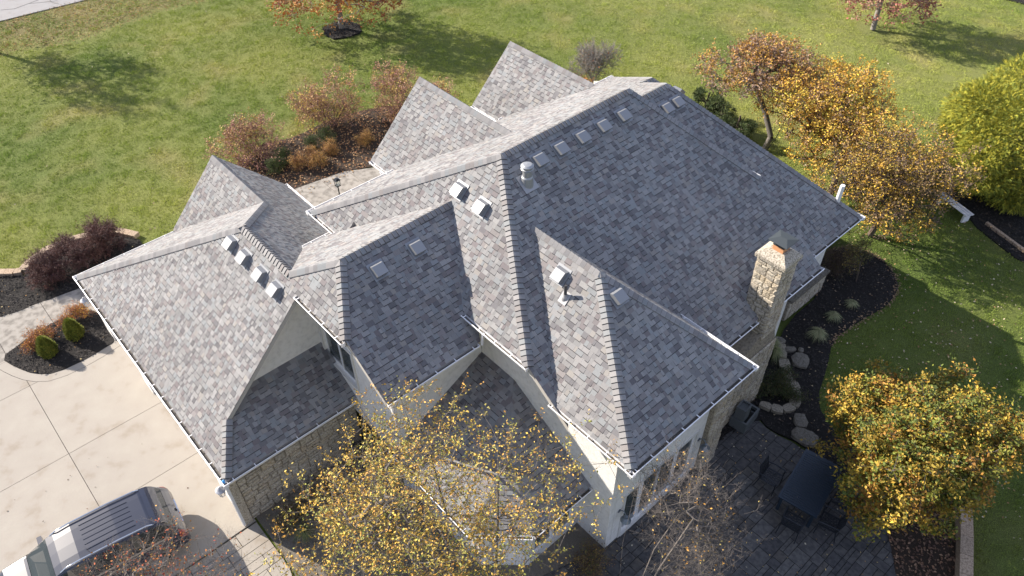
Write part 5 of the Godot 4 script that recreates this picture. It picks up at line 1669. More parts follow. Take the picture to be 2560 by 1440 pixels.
func twigs(sk: Dictionary, wd: MB, lv: MB, opt: Dictionary) -> void:
	var pal: Array = opt.palette
	var k: int = opt.get("twigs", 3)
	for t in sk.tips:
		var p: Vector3 = sk.pos[t]
		var d: Vector3 = (p - sk.pos[sk.par[t]]).normalized()
		var clump: Color = pal[rng.randi() % pal.size()]
		var tone := rng.randf_range(0.8, 1.2)
		for i in k:
			var dir = (d * opt.get("forward", 0.8) + Vector3(rng.randfn(), rng.randfn() + opt.get("up", 0.1), rng.randfn()) * 0.7).normalized()
			var len: float = opt.twig_len * rng.randf_range(0.5, 1.3)
			var mid = p + dir * len * 0.5 + Vector3(rng.randfn(), rng.randfn(), rng.randfn()) * len * 0.06
			var end = p + dir * len
			if opt.get("twig_r", 0.004) > 0:
				var tr: float = opt.get("twig_r", 0.004)
				wd.tube([p, mid, end], [tr, tr * 0.75, tr * 0.4], 3, Color(1, 1, 1), false)
				for b in opt.get("sprigs", 0):
					var q := p.lerp(end, rng.randf_range(0.2, 0.9))
					var e = q + (dir + Vector3(rng.randfn(), rng.randfn(), rng.randfn()) * 0.7).normalized() * len * rng.randf_range(0.25, 0.6)
					wd.tube([q, e], [tr * 0.6, tr * 0.3], 3, Color(1, 1, 1), false)
			var nl: float = opt.leaves
			var cnt := int(nl) + (1 if rng.randf() < nl - int(nl) else 0)
			for j in cnt:
				var u := rng.randf_range(0.15, 1.05)
				var q = (p.lerp(mid, u * 2.0) if u < 0.5 else mid.lerp(end, u * 2.0 - 1.0)) + Vector3(rng.randfn(), rng.randfn(), rng.randfn()) * opt.get("spread", 0.04)
				var c: Color = clump if rng.randf() < 0.7 else pal[rng.randi() % pal.size()]
				var jj := tone * rng.randf_range(0.75, 1.25)
				add_leaf(lv, q, opt.leaf * rng.randf_range(0.65, 1.25), Color(c.r * jj, c.g * jj, c.b * jj), opt.get("droop", 0.0))

func tree(called: String, label: String, category: String, stems: Array, aims: Array, opt: Dictionary, group := "") -> Node3D:
	var base: Vector3 = stems[0][0]
	var t := thing(called, label, category, Vector3.ZERO, 0.0, group)
	var sk := skeleton(stems, aims, opt)
	var wd := MB.new(); var lv := MB.new()
	var tw := MB.new()
	wood(sk, wd, opt.get("tip_r", 0.006), opt.get("pow_r", 0.5), opt.get("max_r", 0.2))
	twigs(sk, tw, lv, opt)
	part("trunk", wd, opt.bark, t)
	var br := part("twigs", tw, opt.bark, t)
	br.set_meta("kind", "stuff")
	var cr := part("crown", lv, opt.get("leaf_mat", M.leaf), t)
	cr.set_meta("kind", "stuff")
	return t

func fan(base: Vector3, n: int, top: Vector3, spread: float) -> Array:
	var out := []
	for i in n:
		var a := TAU * (i + rng.randf() * 0.5) / n
		var d := Vector3(cos(a), 0, sin(a)) * spread
		out.append([base + d * 0.06, base.lerp(top, 0.35) + d * 0.3, base.lerp(top, 0.7) + d * 0.65, top + d])
	return out

func shrub(called: String, label: String, at: Vector3, radii: Vector3, n: int, opt: Dictionary, group: String) -> void:
	# stems fan out of the ground; twigs and small leaves fill an uneven mound
	var aims := []
	for p in lobed(at + Vector3(0, radii.y * 0.85, 0), radii, n, opt.get("lobes", 6), 0.5):
		aims.append(Vector3(p.x, maxf(p.y, 0.08), p.z))
	var stems := fan(at, opt.get("stems", 5), at + Vector3(0, radii.y * 0.7, 0), radii.x * 0.35)
	opt["low"] = 0.0
	tree(called, label, "shrub", stems, aims, opt, group)

func grass_clump(label: String, at: Vector3, r: float, h: float, n: int, cols: Array, group: String) -> void:
	var t := thing("ornamental_grass", label, "grass", at, 0.0, group)
	var mb := MB.new()
	for i in n:
		var a := rng.randf() * TAU; var k := pow(rng.randf(), 0.6)
		var d := Vector3(cos(a), 0, sin(a))
		var p := d * 0.05 * rng.randf(); var m := d * r * 0.45 * k + Vector3(0, h * (1.0 - 0.25 * k), 0); var e := d * r * (0.35 + 0.75 * k) + Vector3(0, h * (0.95 - 0.75 * k), 0)
		var w := Vector3(-d.z, 0, d.x) * 0.006
		var c: Color = cols[rng.randi() % cols.size()] * rng.randf_range(0.75, 1.25)
		mb.quad(p - w, p + w, m + w, m - w, c); mb.tri(m - w, m + w, e, c)
	part("blades", mb, M.grass, t).set_meta("kind", "stuff")

func conifer(label: String, at: Vector3, r: float, h: float, n: int, cols: Array, group: String) -> void:
	var t := thing("dwarf_conifer", label, "conifer", at, 0.0, group)
	var tk := MB.new()
	tk.tube([Vector3.ZERO, Vector3(0, h * 0.9, 0)], [0.03, 0.008], 6)
	part("trunk", tk, M.bark_brown, t)
	var mb := MB.new()
	var lump := FastNoiseLite.new(); lump.frequency = 2.2; lump.seed = rng.randi()
	for i in n:
		var y := h * rng.randf() * 0.98
		var a := rng.randf() * TAU
		var d := Vector3(cos(a), 0, sin(a))
		var f := y / h
		var prof := sqrt(maxf(0.0, 1.0 - f)) * (0.72 + 0.28 * minf(1.0, f * 4.0))
		var rr := r * prof * (1.0 + 0.35 * lump.get_noise_3dv(d * 1.3 + Vector3(0, y * 2.0, 0))) * (1.0 - 0.35 * pow(rng.randf(), 2.0))
		var p := d * rr + Vector3(0, y, 0)
		var c: Color = cols[rng.randi() % cols.size()] * rng.randf_range(0.7, 1.3)
		for k in 3:
			var e := p + (d * 0.6 + Vector3(rng.randfn() * 0.35, 1.0, rng.randfn() * 0.35)).normalized() * rng.randf_range(0.04, 0.12)
			var s := Vector3(-d.z, rng.randfn() * 0.4, d.x) * 0.012
			mb.tri(p - s, p + s, e, c)
	part("foliage", mb, M.needle, t).set_meta("kind", "stuff")

func evergreen(label: String, called: String, at: Vector3, radii: Vector3, cy: float, n: int, cols: Array, spray: float, lobes := 26) -> void:
	var t := thing(called, label, "evergreen")
	var tk := MB.new()
	tk.tube([at, at + Vector3(0, cy + radii.y * 0.6, 0)], [0.16, 0.03], 8)
	var mb := MB.new()
	var cs := []
	for i in lobes:
		var d := Vector3(rng.randfn(), rng.randfn() * 0.9, rng.randfn()).normalized()
		cs.append([at + Vector3(0, cy, 0) + d * radii * rng.randf_range(0.62, 0.85), rng.randf_range(0.28, 0.44), d])
		tk.tube([at + Vector3(0, cy * 0.6 + d.y * radii.y * 0.4, 0), cs[-1][0]], [0.04, 0.012], 4)
	for i in n:
		var c: Array = cs[rng.randi() % cs.size()]
		var d = (Vector3(rng.randfn(), rng.randfn(), rng.randfn()).normalized() + c[2] * 0.4).normalized()
		var p: Vector3 = c[0] + d * radii * c[1] * pow(rng.randf(), 0.3)
		if p.y < 0.1: continue
		var col: Color = cols[rng.randi() % cols.size()] * rng.randf_range(0.7, 1.3)
		# a flat feathery spray: several narrow faces off one stem
		var ax = (d + Vector3(rng.randfn(), rng.randfn() * 0.6, rng.randfn()) * 0.5).normalized()
		var s = ax.cross(Vector3(rng.randfn(), 1.2, rng.randfn())).normalized()
		for k in 4:
			var u = p + ax * spray * 0.25 * k
			var w := spray * (0.34 - 0.06 * k)
			mb.tri(u - ax * spray * 0.06, u + ax * spray * 0.1, u + s * w + ax * spray * 0.22, col)
			mb.tri(u - ax * spray * 0.06, u - s * w + ax * spray * 0.22, u + ax * spray * 0.1, col)
	part("trunk", tk, M.bark_brown, t)
	part("crown", mb, M.needle, t).set_meta("kind", "stuff")

func build_plants() -> void:
	var yellow := [Color(0.60, 0.40, 0.06), Color(0.54, 0.34, 0.05), Color(0.50, 0.40, 0.09), Color(0.64, 0.45, 0.10), Color(0.38, 0.33, 0.07), Color(0.58, 0.31, 0.06), Color(0.28, 0.29, 0.06)]
	var orange := [Color(0.46, 0.16, 0.03), Color(0.40, 0.09, 0.025), Color(0.44, 0.22, 0.04), Color(0.28, 0.05, 0.03), Color(0.34, 0.22, 0.05)]
	# near trees along the bottom of the picture
	var b := Vector3(-7.0, 0, 7.3)
	var stems := [[b, Vector3(-7.2, 2.4, 7.0), Vector3(-7.6, 4.6, 6.2), Vector3(-7.9, 6.8, 5.4)], [b + Vector3(0.1, 0, 0.1), Vector3(-6.5, 2.6, 7.0), Vector3(-5.9, 5.0, 6.5), Vector3(-5.4, 7.4, 6.0)],
		[b + Vector3(-0.1, 0, 0.05), Vector3(-7.7, 2.2, 7.2), Vector3(-8.6, 4.4, 6.6), Vector3(-9.2, 6.2, 5.9)], [b + Vector3(0, 0, -0.1), Vector3(-6.7, 2.5, 6.2), Vector3(-6.3, 4.6, 4.9), Vector3(-6.0, 6.4, 4.0)]]
	var aims := lobed(Vector3(-6.8, 5.9, 5.9), Vector3(3.6, 2.3, 3.5), 800, 24, 0.42) + lobed(Vector3(-8.2, 4.3, 4.6), Vector3(2.2, 1.2, 2.4), 220, 10, 0.45)
	tree("birch_tree", "multi stemmed tree with thin grey branches and sparse yellow leaves before the sunroom", "tree", stems, aims,
		{"bark": M.bark_grey, "tip_r": 0.0042, "pow_r": 0.44, "max_r": 0.075, "low": 0.25, "palette": yellow, "twigs": 4, "twig_len": 0.42, "twig_r": 0.0028, "sprigs": 3, "leaves": 5.0, "leaf": 0.064, "spread": 0.022, "up": 0.5, "arch": 0.05, "droop": 0.3})
	b = Vector3(-4.4, 0, 9.3)
	stems = [[b, Vector3(-4.0, 1.8, 9.3), Vector3(-3.4, 3.4, 9.3), Vector3(-2.6, 4.9, 9.4)], [b + Vector3(0.1, 0, -0.1), Vector3(-4.2, 2.0, 8.9), Vector3(-3.7, 3.8, 8.4), Vector3(-3.1, 5.4, 8.1)], [b + Vector3(0, 0, 0.1), Vector3(-4.0, 1.8, 9.7), Vector3(-3.2, 3.3, 10.2), Vector3(-2.2, 4.4, 10.6)], [b + Vector3(0.15, 0, 0), Vector3(-3.7, 1.7, 9.0), Vector3(-2.9, 3.0, 8.8), Vector3(-1.7, 4.2, 8.8)], [b + Vector3(0.1, 0, 0.1), Vector3(-3.6, 1.6, 9.6), Vector3(-2.6, 2.8, 9.9), Vector3(-1.4, 3.8, 10.1)]]
	aims = lobed(Vector3(-2.45, 4.4, 9.3), Vector3(2.0, 1.6, 2.0), 470, 12, 0.45)
	tree("bare_tree", "nearly bare grey twiggy tree with a few orange leaves beside the patio doors", "tree", stems, aims,
		{"bark": M.bark_twig, "tip_r": 0.003, "pow_r": 0.40, "max_r": 0.024, "low": 0.1, "palette": [Color(0.52, 0.27, 0.05), Color(0.48, 0.30, 0.08), Color(0.45, 0.36, 0.1)], "twigs": 4, "twig_len": 0.38, "twig_r": 0.0028, "sprigs": 4, "leaves": 0.22, "leaf": 0.06, "up": 0.3, "arch": 0.03})
	b = Vector3(-12.2, 0, 3.6)
	stems = [[b, Vector3(-12.2, 1.6, 3.2), Vector3(-12.4, 3.0, 2.5), Vector3(-12.6, 4.3, 1.8)], [b + Vector3(0.1, 0, 0), Vector3(-11.8, 1.7, 3.1), Vector3(-11.4, 3.2, 2.5), Vector3(-11.1, 4.4, 2.0)], [b + Vector3(-0.1, 0, 0), Vector3(-12.6, 1.6, 3.2), Vector3(-13.2, 2.9, 2.5), Vector3(-13.6, 3.9, 1.8)]]
	aims = lobed(Vector3(-12.2, 3.7, 2.2), Vector3(2.7, 1.4, 1.8), 640, 14, 0.45)
	tree("maple_sapling", "sparse twiggy tree with small red and orange leaves in front of the car", "tree", stems, aims,
		{"bark": M.bark_twig, "tip_r": 0.003, "pow_r": 0.44, "max_r": 0.045, "low": 0.2, "palette": orange, "twigs": 4, "twig_len": 0.36, "twig_r": 0.0026, "sprigs": 3, "leaves": 0.75, "leaf": 0.062, "up": 0.5, "arch": 0.03})
	# dense yellow tree by the patio
	b = Vector3(5.4, 0, 12.3)
	stems = fan(b, 4, b + Vector3(-0.3, 2.6, -0.3), 0.9)
	aims = lobed(Vector3(4.85, 2.95, 11.6), Vector3(3.3, 2.2, 2.75), 840, 38, 0.31)
	tree("magnolia_tree", "dense rounded tree with green and golden leaves overhanging the patio table", "tree", stems, aims,
		{"bark": M.bark_grey, "tip_r": 0.006, "max_r": 0.1, "low": 0.2, "palette": [Color(0.36, 0.22, 0.025), Color(0.26, 0.19, 0.022), Color(0.13, 0.15, 0.018), Color(0.30, 0.15, 0.025), Color(0.09, 0.12, 0.018), Color(0.40, 0.28, 0.035), Color(0.17, 0.17, 0.02)],
		"twigs": 6, "twig_len": 0.36, "twig_r": 0.005, "leaves": 13, "leaf": 0.098, "spread": 0.07, "up": 0.2})
	# two spreading trees beyond the far wing
	var brown := [Color(0.52, 0.31, 0.05), Color(0.30, 0.20, 0.15), Color(0.46, 0.26, 0.07), Color(0.26, 0.17, 0.13), Color(0.34, 0.22, 0.14), Color(0.44, 0.23, 0.09)]
	b = Vector3(17.9, 0, -1.7)
	stems = [[b, b + Vector3(0.15, 0.7, 0.1), b + Vector3(0.3, 1.7, -0.6), b + Vector3(0.2, 3.0, -1.5)], [b + Vector3(0.1, 0, 0.1), b + Vector3(0.3, 0.7, 0.3), b + Vector3(0.7, 1.6, 0.3), b + Vector3(1.0, 3.0, 0.3)]]
	aims = lobed(Vector3(18.0, 3.8, -2.5), Vector3(3.0, 0.95, 2.9), 470, 14, 0.5)
	tree("serviceberry_tree", "spreading tree with brown and gold leaves and a forked grey trunk on the lawn", "tree", stems, aims,
		{"bark": M.bark_grey, "tip_r": 0.007, "max_r": 0.13, "low": 0.45, "palette": brown, "twigs": 4, "twig_len": 0.36, "twig_r": 0.005, "sprigs": 1, "leaves": 8, "leaf": 0.10, "spread": 0.06, "up": 0.1})
	b = Vector3(16.3, 0, 2.6)
	stems = [[b, b + Vector3(0.3, 0.9, -0.1), b + Vector3(1.2, 1.6, -0.5), b + Vector3(2.0, 2.3, -0.8)], [b + Vector3(0, 0, 0.1), b + Vector3(-0.1, 0.9, 0.6), b + Vector3(-0.3, 1.7, 1.6), b + Vector3(-0.5, 2.3, 2.4)]]
	aims = lobed(Vector3(18.5, 3.1, 0.9), Vector3(3.4, 1.6, 3.1), 620, 14, 0.52) + lobed(Vector3(17.6, 2.5, 2.4), Vector3(3.0, 1.5, 3.2), 330, 10, 0.55)
	tree("golden_tree", "wide bright golden tree between the forked trunk and the far roof corner", "tree", stems, aims,
		{"bark": M.bark_brown, "tip_r": 0.007, "max_r": 0.13, "low": 0.4, "palette": [Color(0.58, 0.36, 0.035), Color(0.62, 0.43, 0.05), Color(0.52, 0.28, 0.035), Color(0.46, 0.38, 0.05), Color(0.56, 0.33, 0.08), Color(0.34, 0.22, 0.12)],
		"twigs": 4, "twig_len": 0.36, "twig_r": 0.005, "sprigs": 1, "leaves": 8, "leaf": 0.10, "spread": 0.08})
	b = Vector3(15.9, 0, 4.9)
	stems = [[b, b + Vector3(0.1, 0.8, 0.1), b + Vector3(0.4, 1.5, 0.2), b + Vector3(0.7, 2.4, 0.2)], [b + Vector3(-0.1, 0, 0), b + Vector3(-0.3, 0.8, 0.2), b + Vector3(-0.8, 1.5, 0.6), b + Vector3(-1.2, 2.2, 0.9)]]
	aims = lobed(Vector3(16.2, 2.6, 4.9), Vector3(3.1, 1.7, 2.9), 580, 14, 0.52)
	tree("bronze_tree", "bronze and yellow tree beyond the white vent pipe at the roof corner", "tree", stems, aims,
		{"bark": M.bark_brown, "tip_r": 0.007, "max_r": 0.12, "low": 0.35, "palette": [Color(0.50, 0.32, 0.035), Color(0.20, 0.13, 0.07), Color(0.44, 0.26, 0.03), Color(0.15, 0.10, 0.07), Color(0.36, 0.28, 0.05), Color(0.26, 0.17, 0.07)],
		"twigs": 4, "twig_len": 0.36, "twig_r": 0.005, "sprigs": 1, "leaves": 7, "leaf": 0.095, "spread": 0.08})
	# evergreens
	evergreen("large feathery yellow green evergreen at the right edge of the lawn", "evergreen_tree", Vector3(22.9, 0, 7.0), Vector3(3.3, 2.9, 3.0), 2.7, 52000, [Color(0.31, 0.30, 0.026), Color(0.22, 0.24, 0.026), Color(0.38, 0.34, 0.03), Color(0.14, 0.175, 0.024)], 0.17, 50)
	for q in [[18.2, -4.5, 0.8], [17.9, -3.3, 0.75], [18.5, -5.6, 0.7]]:
		evergreen(["low dark green juniper showing over the far roof, middle of three", "low dark green juniper behind the far roof, nearest the forked trunk", "low dark green juniper behind the far roof, farthest from the forked trunk"][[0.8, 0.75, 0.7].find(q[2])], "juniper", Vector3(q[0], 0, q[1]), Vector3(q[2], 0.75, q[2]), 0.7, 2600, [Color(0.03, 0.055, 0.014), Color(0.045, 0.07, 0.018), Color(0.06, 0.08, 0.02)], 0.13, 14)
	# maples on the far lawn
	var red := [Color(0.40, 0.13, 0.035), Color(0.46, 0.20, 0.04), Color(0.33, 0.08, 0.03), Color(0.42, 0.24, 0.05), Color(0.28, 0.14, 0.05)]
	b = Vector3(10.2, 0, -26.05)
	var skirt := func(at: Vector3, r: float, n: int) -> Array:
		var out := []
		for i in n:
			var a := rng.randf() * TAU; var d := r * sqrt(rng.randf_range(0.12, 1.0))
			out.append(at + Vector3(cos(a) * d, rng.randf_range(1.2, 2.6) + 0.25 * (r - d), sin(a) * d))
		return out
	tree("maple_tree", "orange red maple standing in a round ring of dark mulch", "tree", [[b, b + Vector3(0.05, 1.2, 0), b + Vector3(-0.1, 3.0, 0.1), b + Vector3(0, 5.6, 0)]], lobed(b + Vector3(0, 4.2, 0), Vector3(3.6, 2.8, 3.6), 330, 20, 0.38) + skirt.call(b, 3.6, 150),
		{"bark": M.bark_pale, "tip_r": 0.007, "max_r": 0.15, "low": 0.2, "palette": red, "twigs": 5, "twig_len": 0.45, "twig_r": 0.005, "leaves": 6, "leaf": 0.15, "spread": 0.1})
	b = Vector3(33.2, 0, -4.75)
	tree("maple_tree", "dusky pink maple with a leaning grey trunk at the top right of the lawn", "tree", [[b, b + Vector3(0.25, 1.1, -0.15), b + Vector3(0.45, 2.4, -0.3), b + Vector3(0.5, 4.6, -0.3)]], lobed(b + Vector3(0.5, 4.0, -0.2), Vector3(3.0, 2.5, 3.0), 300, 18, 0.38) + skirt.call(b + Vector3(0.5, 0, 0), 2.7, 120),
		{"bark": M.bark_pale, "tip_r": 0.007, "max_r": 0.19, "low": 0.35, "palette": [Color(0.36, 0.13, 0.10), Color(0.42, 0.18, 0.14), Color(0.30, 0.09, 0.07), Color(0.40, 0.24, 0.17)], "twigs": 5, "twig_len": 0.42, "twig_r": 0.005, "leaves": 6, "leaf": 0.15, "spread": 0.1})
	b = Vector3(-6.9, 0, -39.3)
	tree("verge_tree", "tree by the road whose shadow falls across the top left of the lawn", "tree", [[b, b + Vector3(0, 1.4, 0), b + Vector3(0.1, 5.5, 0)]], lobed(b + Vector3(0, 5.2, 0), Vector3(3.4, 3.2, 3.4), 300, 16, 0.38),
		{"bark": M.bark_pale, "tip_r": 0.007, "max_r": 0.13, "low": 0.3, "palette": red, "twigs": 4, "twig_len": 0.45, "twig_r": 0.005, "leaves": 4, "leaf": 0.16, "spread": 0.1})
	plant_shrubs()

func plant_shrubs() -> void:
	var pink := [Color(0.44, 0.24, 0.17), Color(0.40, 0.19, 0.15), Color(0.48, 0.31, 0.18), Color(0.58, 0.42, 0.10), Color(0.36, 0.19, 0.14), Color(0.52, 0.34, 0.14)]
	var so := {"bark": M.bark_red, "tip_r": 0.004, "pow_r": 0.4, "max_r": 0.03, "palette": pink, "twigs": 5, "twig_len": 0.42, "twig_r": 0.0045, "sprigs": 3, "leaves": 5, "leaf": 0.075, "spread": 0.05, "up": 0.8, "lobes": 9}
	shrub("burning_bush", "reddish twiggy shrub beside the garage gable at the lawn edge", Vector3(-0.1, 0, -17.5), Vector3(1.8, 1.0, 1.5), 250, so.duplicate(), "tall red shrubs in the front bed")
	var sy := so.duplicate(); sy.palette = [Color(0.54, 0.36, 0.12), Color(0.46, 0.25, 0.17), Color(0.60, 0.44, 0.09), Color(0.42, 0.24, 0.17), Color(0.50, 0.31, 0.17)]
	shrub("burning_bush", "largest pink and gold shrub in the middle of the front bed", Vector3(4.1, 0, -17.2), Vector3(1.8, 1.45, 1.5), 310, sy, "tall red shrubs in the front bed")
	shrub("burning_bush", "reddish shrub partly hidden behind the tall front gable", Vector3(6.9, 0, -15.6), Vector3(1.7, 1.45, 1.6), 270, so.duplicate(), "tall red shrubs in the front bed")
	shrub("burning_bush", "red shrub tips showing behind the ridge of the front gable", Vector3(8.6, 0, -14.0), Vector3(1.3, 1.1, 1.2), 150, so.duplicate(), "tall red shrubs in the front bed")
	# clipped boxwoods
	var box := {"bark": M.bark_brown, "tip_r": 0.004, "max_r": 0.02, "palette": [Color(0.055, 0.085, 0.018), Color(0.035, 0.06, 0.014), Color(0.075, 0.10, 0.02)], "twigs": 6, "twig_len": 0.16, "twig_r": 0.003, "leaves": 9, "leaf": 0.038, "spread": 0.04, "lobes": 5, "leaf_mat": M.needle}
	for q in [[-0.07, -15.65, "dark green boxwood nearest the garage gable"], [0.55, -16.0, "dark green boxwood between the brown and pink shrubs"], [2.03, -16.3, "dark green boxwood under the largest pink shrub"], [2.96, -16.1, "dark green boxwood just right of the golden shrub"]]:
		shrub("boxwood", q[2], Vector3(q[0], 0, q[1]), Vector3(0.5, 0.42, 0.5), 80, box.duplicate(), "boxwoods in the front bed")
	var gold := {"bark": M.bark_brown, "tip_r": 0.003, "max_r": 0.015, "palette": [Color(0.44, 0.24, 0.06), Color(0.36, 0.18, 0.06), Color(0.52, 0.32, 0.08), Color(0.28, 0.14, 0.06)], "twigs": 6, "twig_len": 0.2, "twig_r": 0.003, "sprigs": 2, "leaves": 9, "leaf": 0.036, "spread": 0.04, "up": 0.8, "lobes": 5}
	for q in [[0.85, -15.2, 0.42, "brown gold spirea shrub beside the nearest boxwood"], [1.6, -15.35, 0.38, "brightest golden spirea shrub in the front bed"], [2.6, -15.2, 0.36, "tan gold spirea shrub under the pink and gold shrub"], [1.6, -14.8, 0.42, "brown spirea shrub at the walk edge of the front bed"], [4.2, -14.8, 0.45, "dark bronze shrub at the foot of the tall front gable"]]:
		shrub("spirea", q[3], Vector3(q[0], 0, q[1]), Vector3(q[2], 0.36, q[2]), 70, gold.duplicate(), "spireas in the front bed")
	# purple barberries
	var purple := {"bark": M.bark_red, "tip_r": 0.003, "max_r": 0.015, "palette": [Color(0.050, 0.020, 0.022), Color(0.035, 0.016, 0.018), Color(0.075, 0.028, 0.026), Color(0.10, 0.04, 0.03)], "twigs": 6, "twig_len": 0.46, "twig_r": 0.004, "sprigs": 3, "leaves": 20, "leaf": 0.045, "spread": 0.03, "forward": 1.2, "up": 0.9, "lobes": 7}
	shrub("barberry", "dark purple barberry nearest the left edge of the picture", Vector3(-9.95, 0, -15.15), Vector3(0.85, 0.55, 0.75), 120, purple.duplicate(), "purple barberries by the block edging")
	shrub("barberry", "dark purple barberry in the middle of the row of three", Vector3(-9.0, 0, -15.45), Vector3(0.85, 0.6, 0.75), 120, purple.duplicate(), "purple barberries by the block edging")
	shrub("barberry", "dark purple barberry nearest the garage roof", Vector3(-7.95, 0, -15.4), Vector3(0.9, 0.68, 0.8), 130, purple.duplicate(), "purple barberries by the block edging")
	# orange shrubs and dwarf conifers in the island bed
	var og := {"bark": M.bark_red, "tip_r": 0.003, "max_r": 0.012, "palette": [Color(0.50, 0.22, 0.03), Color(0.46, 0.15, 0.03), Color(0.52, 0.30, 0.04), Color(0.30, 0.12, 0.05)], "twigs": 5, "twig_len": 0.24, "twig_r": 0.003, "sprigs": 2, "leaves": 6, "leaf": 0.042, "spread": 0.03, "up": 0.6, "lobes": 5}
	for q in [[-12.0, -11.85, 0.34, "bright orange shrub at the driveway tip of the island bed"], [-11.5, -12.15, 0.4, "orange and pink shrub behind the nearer dwarf conifer"], [-10.6, -12.35, 0.44, "orange shrub behind the farther dwarf conifer"], [-9.95, -12.2, 0.38, "bright orange shrub beside the garage wall lantern"]]:
		shrub("orange_spirea", q[3], Vector3(q[0], 0.03, q[1]), Vector3(q[2], 0.3, q[2]), 50, og.duplicate(), "orange shrubs in the island bed")
	var cg := [Color(0.24, 0.26, 0.034), Color(0.17, 0.21, 0.03), Color(0.31, 0.30, 0.045), Color(0.10, 0.14, 0.02)]
	conifer("cone shaped yellow green dwarf conifer nearer the driveway", Vector3(-11.62, 0.04, -11.2), 0.34, 0.82, 3200, cg, "dwarf conifers in the island bed")
	conifer("cone shaped yellow green dwarf conifer nearer the garage", Vector3(-10.62, 0.04, -11.4), 0.34, 0.86, 3200, cg, "dwarf conifers in the island bed")
	# ornamental grasses of the back bed
	var gg := [Color(0.24, 0.25, 0.13), Color(0.17, 0.19, 0.09), Color(0.30, 0.28, 0.15)]
	grass_clump("largest grey green ornamental grass tuft in the dark back bed", Vector3(9.15, 0.03, 6.6), 0.46, 0.42, 260, gg, "ornamental grasses in the back bed")
	grass_clump("middle sized ornamental grass tuft in the dark back bed", Vector3(10.4, 0.03, 6.5), 0.36, 0.34, 200, gg, "ornamental grasses in the back bed")
	grass_clump("smallest ornamental grass tuft, farthest along the dark back bed", Vector3(11.5, 0.03, 6.6), 0.32, 0.3, 160, gg, "ornamental grasses in the back bed")
	for q in [[7.45, 5.75, "tall arching grass behind the upper end of the stone edging"], [7.15, 6.1, "arching grass between the chimney and the stone edging"]]:
		grass_clump(q[2], Vector3(q[0], 0.03, q[1]), 0.5, 0.55, 220, [Color(0.15, 0.18, 0.07), Color(0.20, 0.20, 0.09)], "grasses by the stone edging")
	grass_clump("green grass tuft at the garage corner beside the paver band", Vector3(-8.6, 0.02, 1.0), 0.4, 0.45, 220, [Color(0.07, 0.11, 0.03), Color(0.2, 0.17, 0.07)], "grasses by the garage")
	var dk := {"bark": M.bark_brown, "tip_r": 0.004, "max_r": 0.02, "palette": [Color(0.05, 0.07, 0.018), Color(0.09, 0.09, 0.02), Color(0.035, 0.05, 0.015)], "twigs": 5, "twig_len": 0.22, "twig_r": 0.003, "leaves": 8, "leaf": 0.05, "spread": 0.05, "lobes": 6}
	shrub("dark_shrub", "dark low shrub inside the curve of the stone edging", Vector3(6.15, 0.02, 7.2), Vector3(0.75, 0.36, 0.6), 110, dk.duplicate(), "dark shrubs in the back bed")
	shrub("dark_shrub", "dark shrub against the stone wall beside the trough", Vector3(5.5, 0.02, 6.6), Vector3(0.4, 0.3, 0.35), 60, dk.duplicate(), "dark shrubs in the back bed")
	var tw := {"bark": M.bark_brown, "tip_r": 0.004, "max_r": 0.02, "palette": [Color(0.10, 0.06, 0.03), Color(0.07, 0.05, 0.03), Color(0.13, 0.12, 0.03)], "twigs": 5, "twig_len": 0.4, "twig_r": 0.004, "sprigs": 3, "leaves": 3, "leaf": 0.045, "spread": 0.05, "lobes": 6}
	shrub("brown_shrub", "brown twiggy shrub under the far corner of the roof gutter", Vector3(12.9, 0.02, 4.9), Vector3(0.9, 0.55, 0.8), 120, tw, "")
	var sm := {"bark": M.bark_brown, "tip_r": 0.005, "max_r": 0.03, "palette": [Color(0.13, 0.12, 0.03), Color(0.09, 0.10, 0.025), Color(0.18, 0.13, 0.03)], "twigs": 4, "twig_len": 0.3, "twig_r": 0.004, "leaves": 6, "leaf": 0.06, "spread": 0.05}
	tree("young_tree", "young thin tree with olive leaves standing in the dark back bed", "tree", [[Vector3(12.9, 0, 6.0), Vector3(12.85, 0.6, 5.95), Vector3(12.7, 1.3, 5.9)]], lobed(Vector3(12.65, 1.5, 5.9), Vector3(0.75, 0.5, 0.6), 60, 6, 0.45), sm)
	# bare rounded shrub beyond the far front roof
	var bs := {"bark": M.bark_pale, "tip_r": 0.004, "max_r": 0.03, "palette": [Color(0.50, 0.20, 0.04), Color(0.45, 0.14, 0.04)], "twigs": 6, "twig_len": 0.5, "twig_r": 0.009, "sprigs": 4, "leaves": 0.3, "leaf": 0.07, "spread": 0.05, "up": 0.8, "lobes": 7}
	shrub("bare_shrub", "bare rounded twiggy shrub on the lawn beyond the far front gable", Vector3(16.6, 0, -11.6), Vector3(1.2, 1.0, 1.2), 170, bs, "")
	var os := og.duplicate(); os["twig_len"] = 0.4; os["leaf"] = 0.06
	shrub("orange_shrub", "low orange shrub at the foot of the bare rounded shrub", Vector3(15.4, 0, -11.2), Vector3(0.6, 0.4, 0.5), 60, os, "")
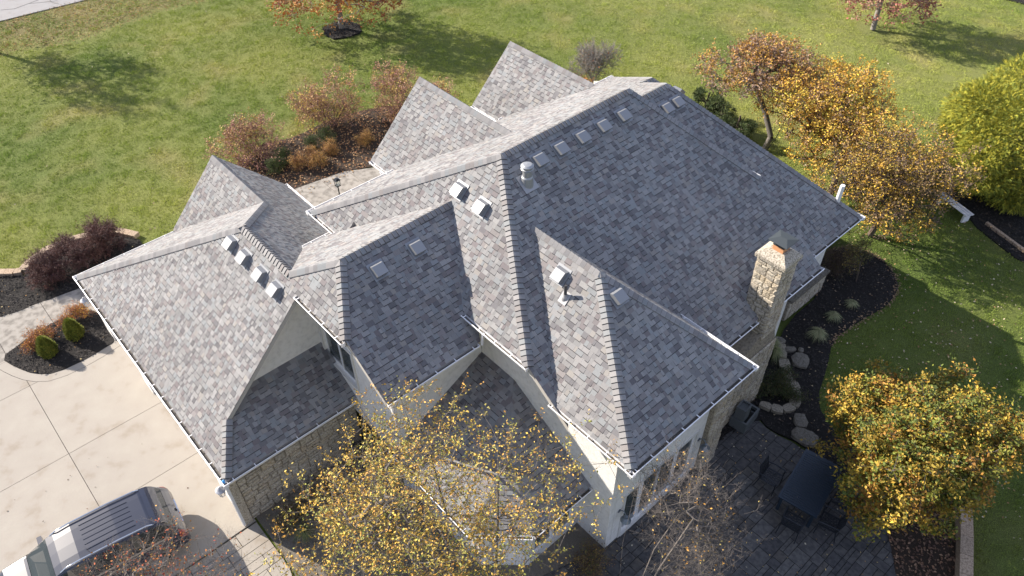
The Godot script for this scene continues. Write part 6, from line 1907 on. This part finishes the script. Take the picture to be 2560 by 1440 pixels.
	# undergrowth between garage and sunroom
	var ug := {"bark": M.bark_brown, "tip_r": 0.003, "max_r": 0.015, "palette": [Color(0.20, 0.13, 0.04), Color(0.30, 0.20, 0.05), Color(0.10, 0.11, 0.03), Color(0.16, 0.09, 0.05)], "twigs": 5, "twig_len": 0.32, "twig_r": 0.003, "sprigs": 2, "leaves": 5, "leaf": 0.045, "spread": 0.05, "lobes": 6}
	for q in [[-8.6, 0.35, "bronze undershrub against the stone garage wall, nearest the corner"], [-7.6, 0.5, "bronze undershrub against the middle of the stone garage wall"], [-6.7, 2.6, "bronze undershrub outside the sunroom beside the white post"], [-6.5, 4.6, "bronze undershrub outside the sunroom windows"], [-3.2, 7.2, "bronze undershrub in the corner between sunroom and near wing"]]:
		shrub("undershrub", q[2], Vector3(q[0], 0, q[1]), Vector3(0.6, 0.38, 0.5), 80, ug.duplicate(), "undershrubs by the garage and sunroom")

func _ready() -> void:
	rng.seed = 20241109
	var cam := Camera3D.new()
	cam.name = "camera"
	cam.transform = Transform3D(Basis(CAM_RIGHT, CAM_UP, -CAM_FWD).orthonormalized(), CAM_AT)
	cam.fov = rad_to_deg(2.0 * atan(720.0 / 1938.0))
	cam.far = 600.0
	add_child(cam)
	cam.current = true
	var we := WorldEnvironment.new()
	we.name = "world_environment"
	var env := Environment.new()
	env.tonemap_mode = Environment.TONE_MAPPER_LINEAR
	env.tonemap_exposure = 2.4
	env.background_mode = Environment.BG_SKY
	var sky := Sky.new()
	var sm := ProceduralSkyMaterial.new()
	sm.sky_top_color = Color(0.545, 0.59, 0.70)
	sm.sky_horizon_color = Color(0.72, 0.755, 0.79)
	sm.sky_curve = 0.16
	sm.ground_bottom_color = Color(0.25, 0.24, 0.2)
	sm.ground_horizon_color = Color(0.6, 0.64, 0.66)
	sky.sky_material = sm
	env.sky = sky
	env.background_energy_multiplier = 0.80
	env.sdfgi_enabled = true; env.ssao_enabled = true; env.ssil_enabled = true
	we.environment = env
	add_child(we)
	var sun := DirectionalLight3D.new()
	sun.name = "sun"
	sun.light_energy = 1.6
	sun.light_color = Color(1.0, 0.957, 0.90)
	sun.light_angular_distance = 0.53
	sun.shadow_enabled = true
	add_child(sun)
	sun.look_at_from_position(Vector3.ZERO, SUN_DIR, Vector3.UP)
	make_materials()
	stone_meshes()
	build_ground()
	build_house()
	build_hard_landscape()
	build_objects()
	build_plants()
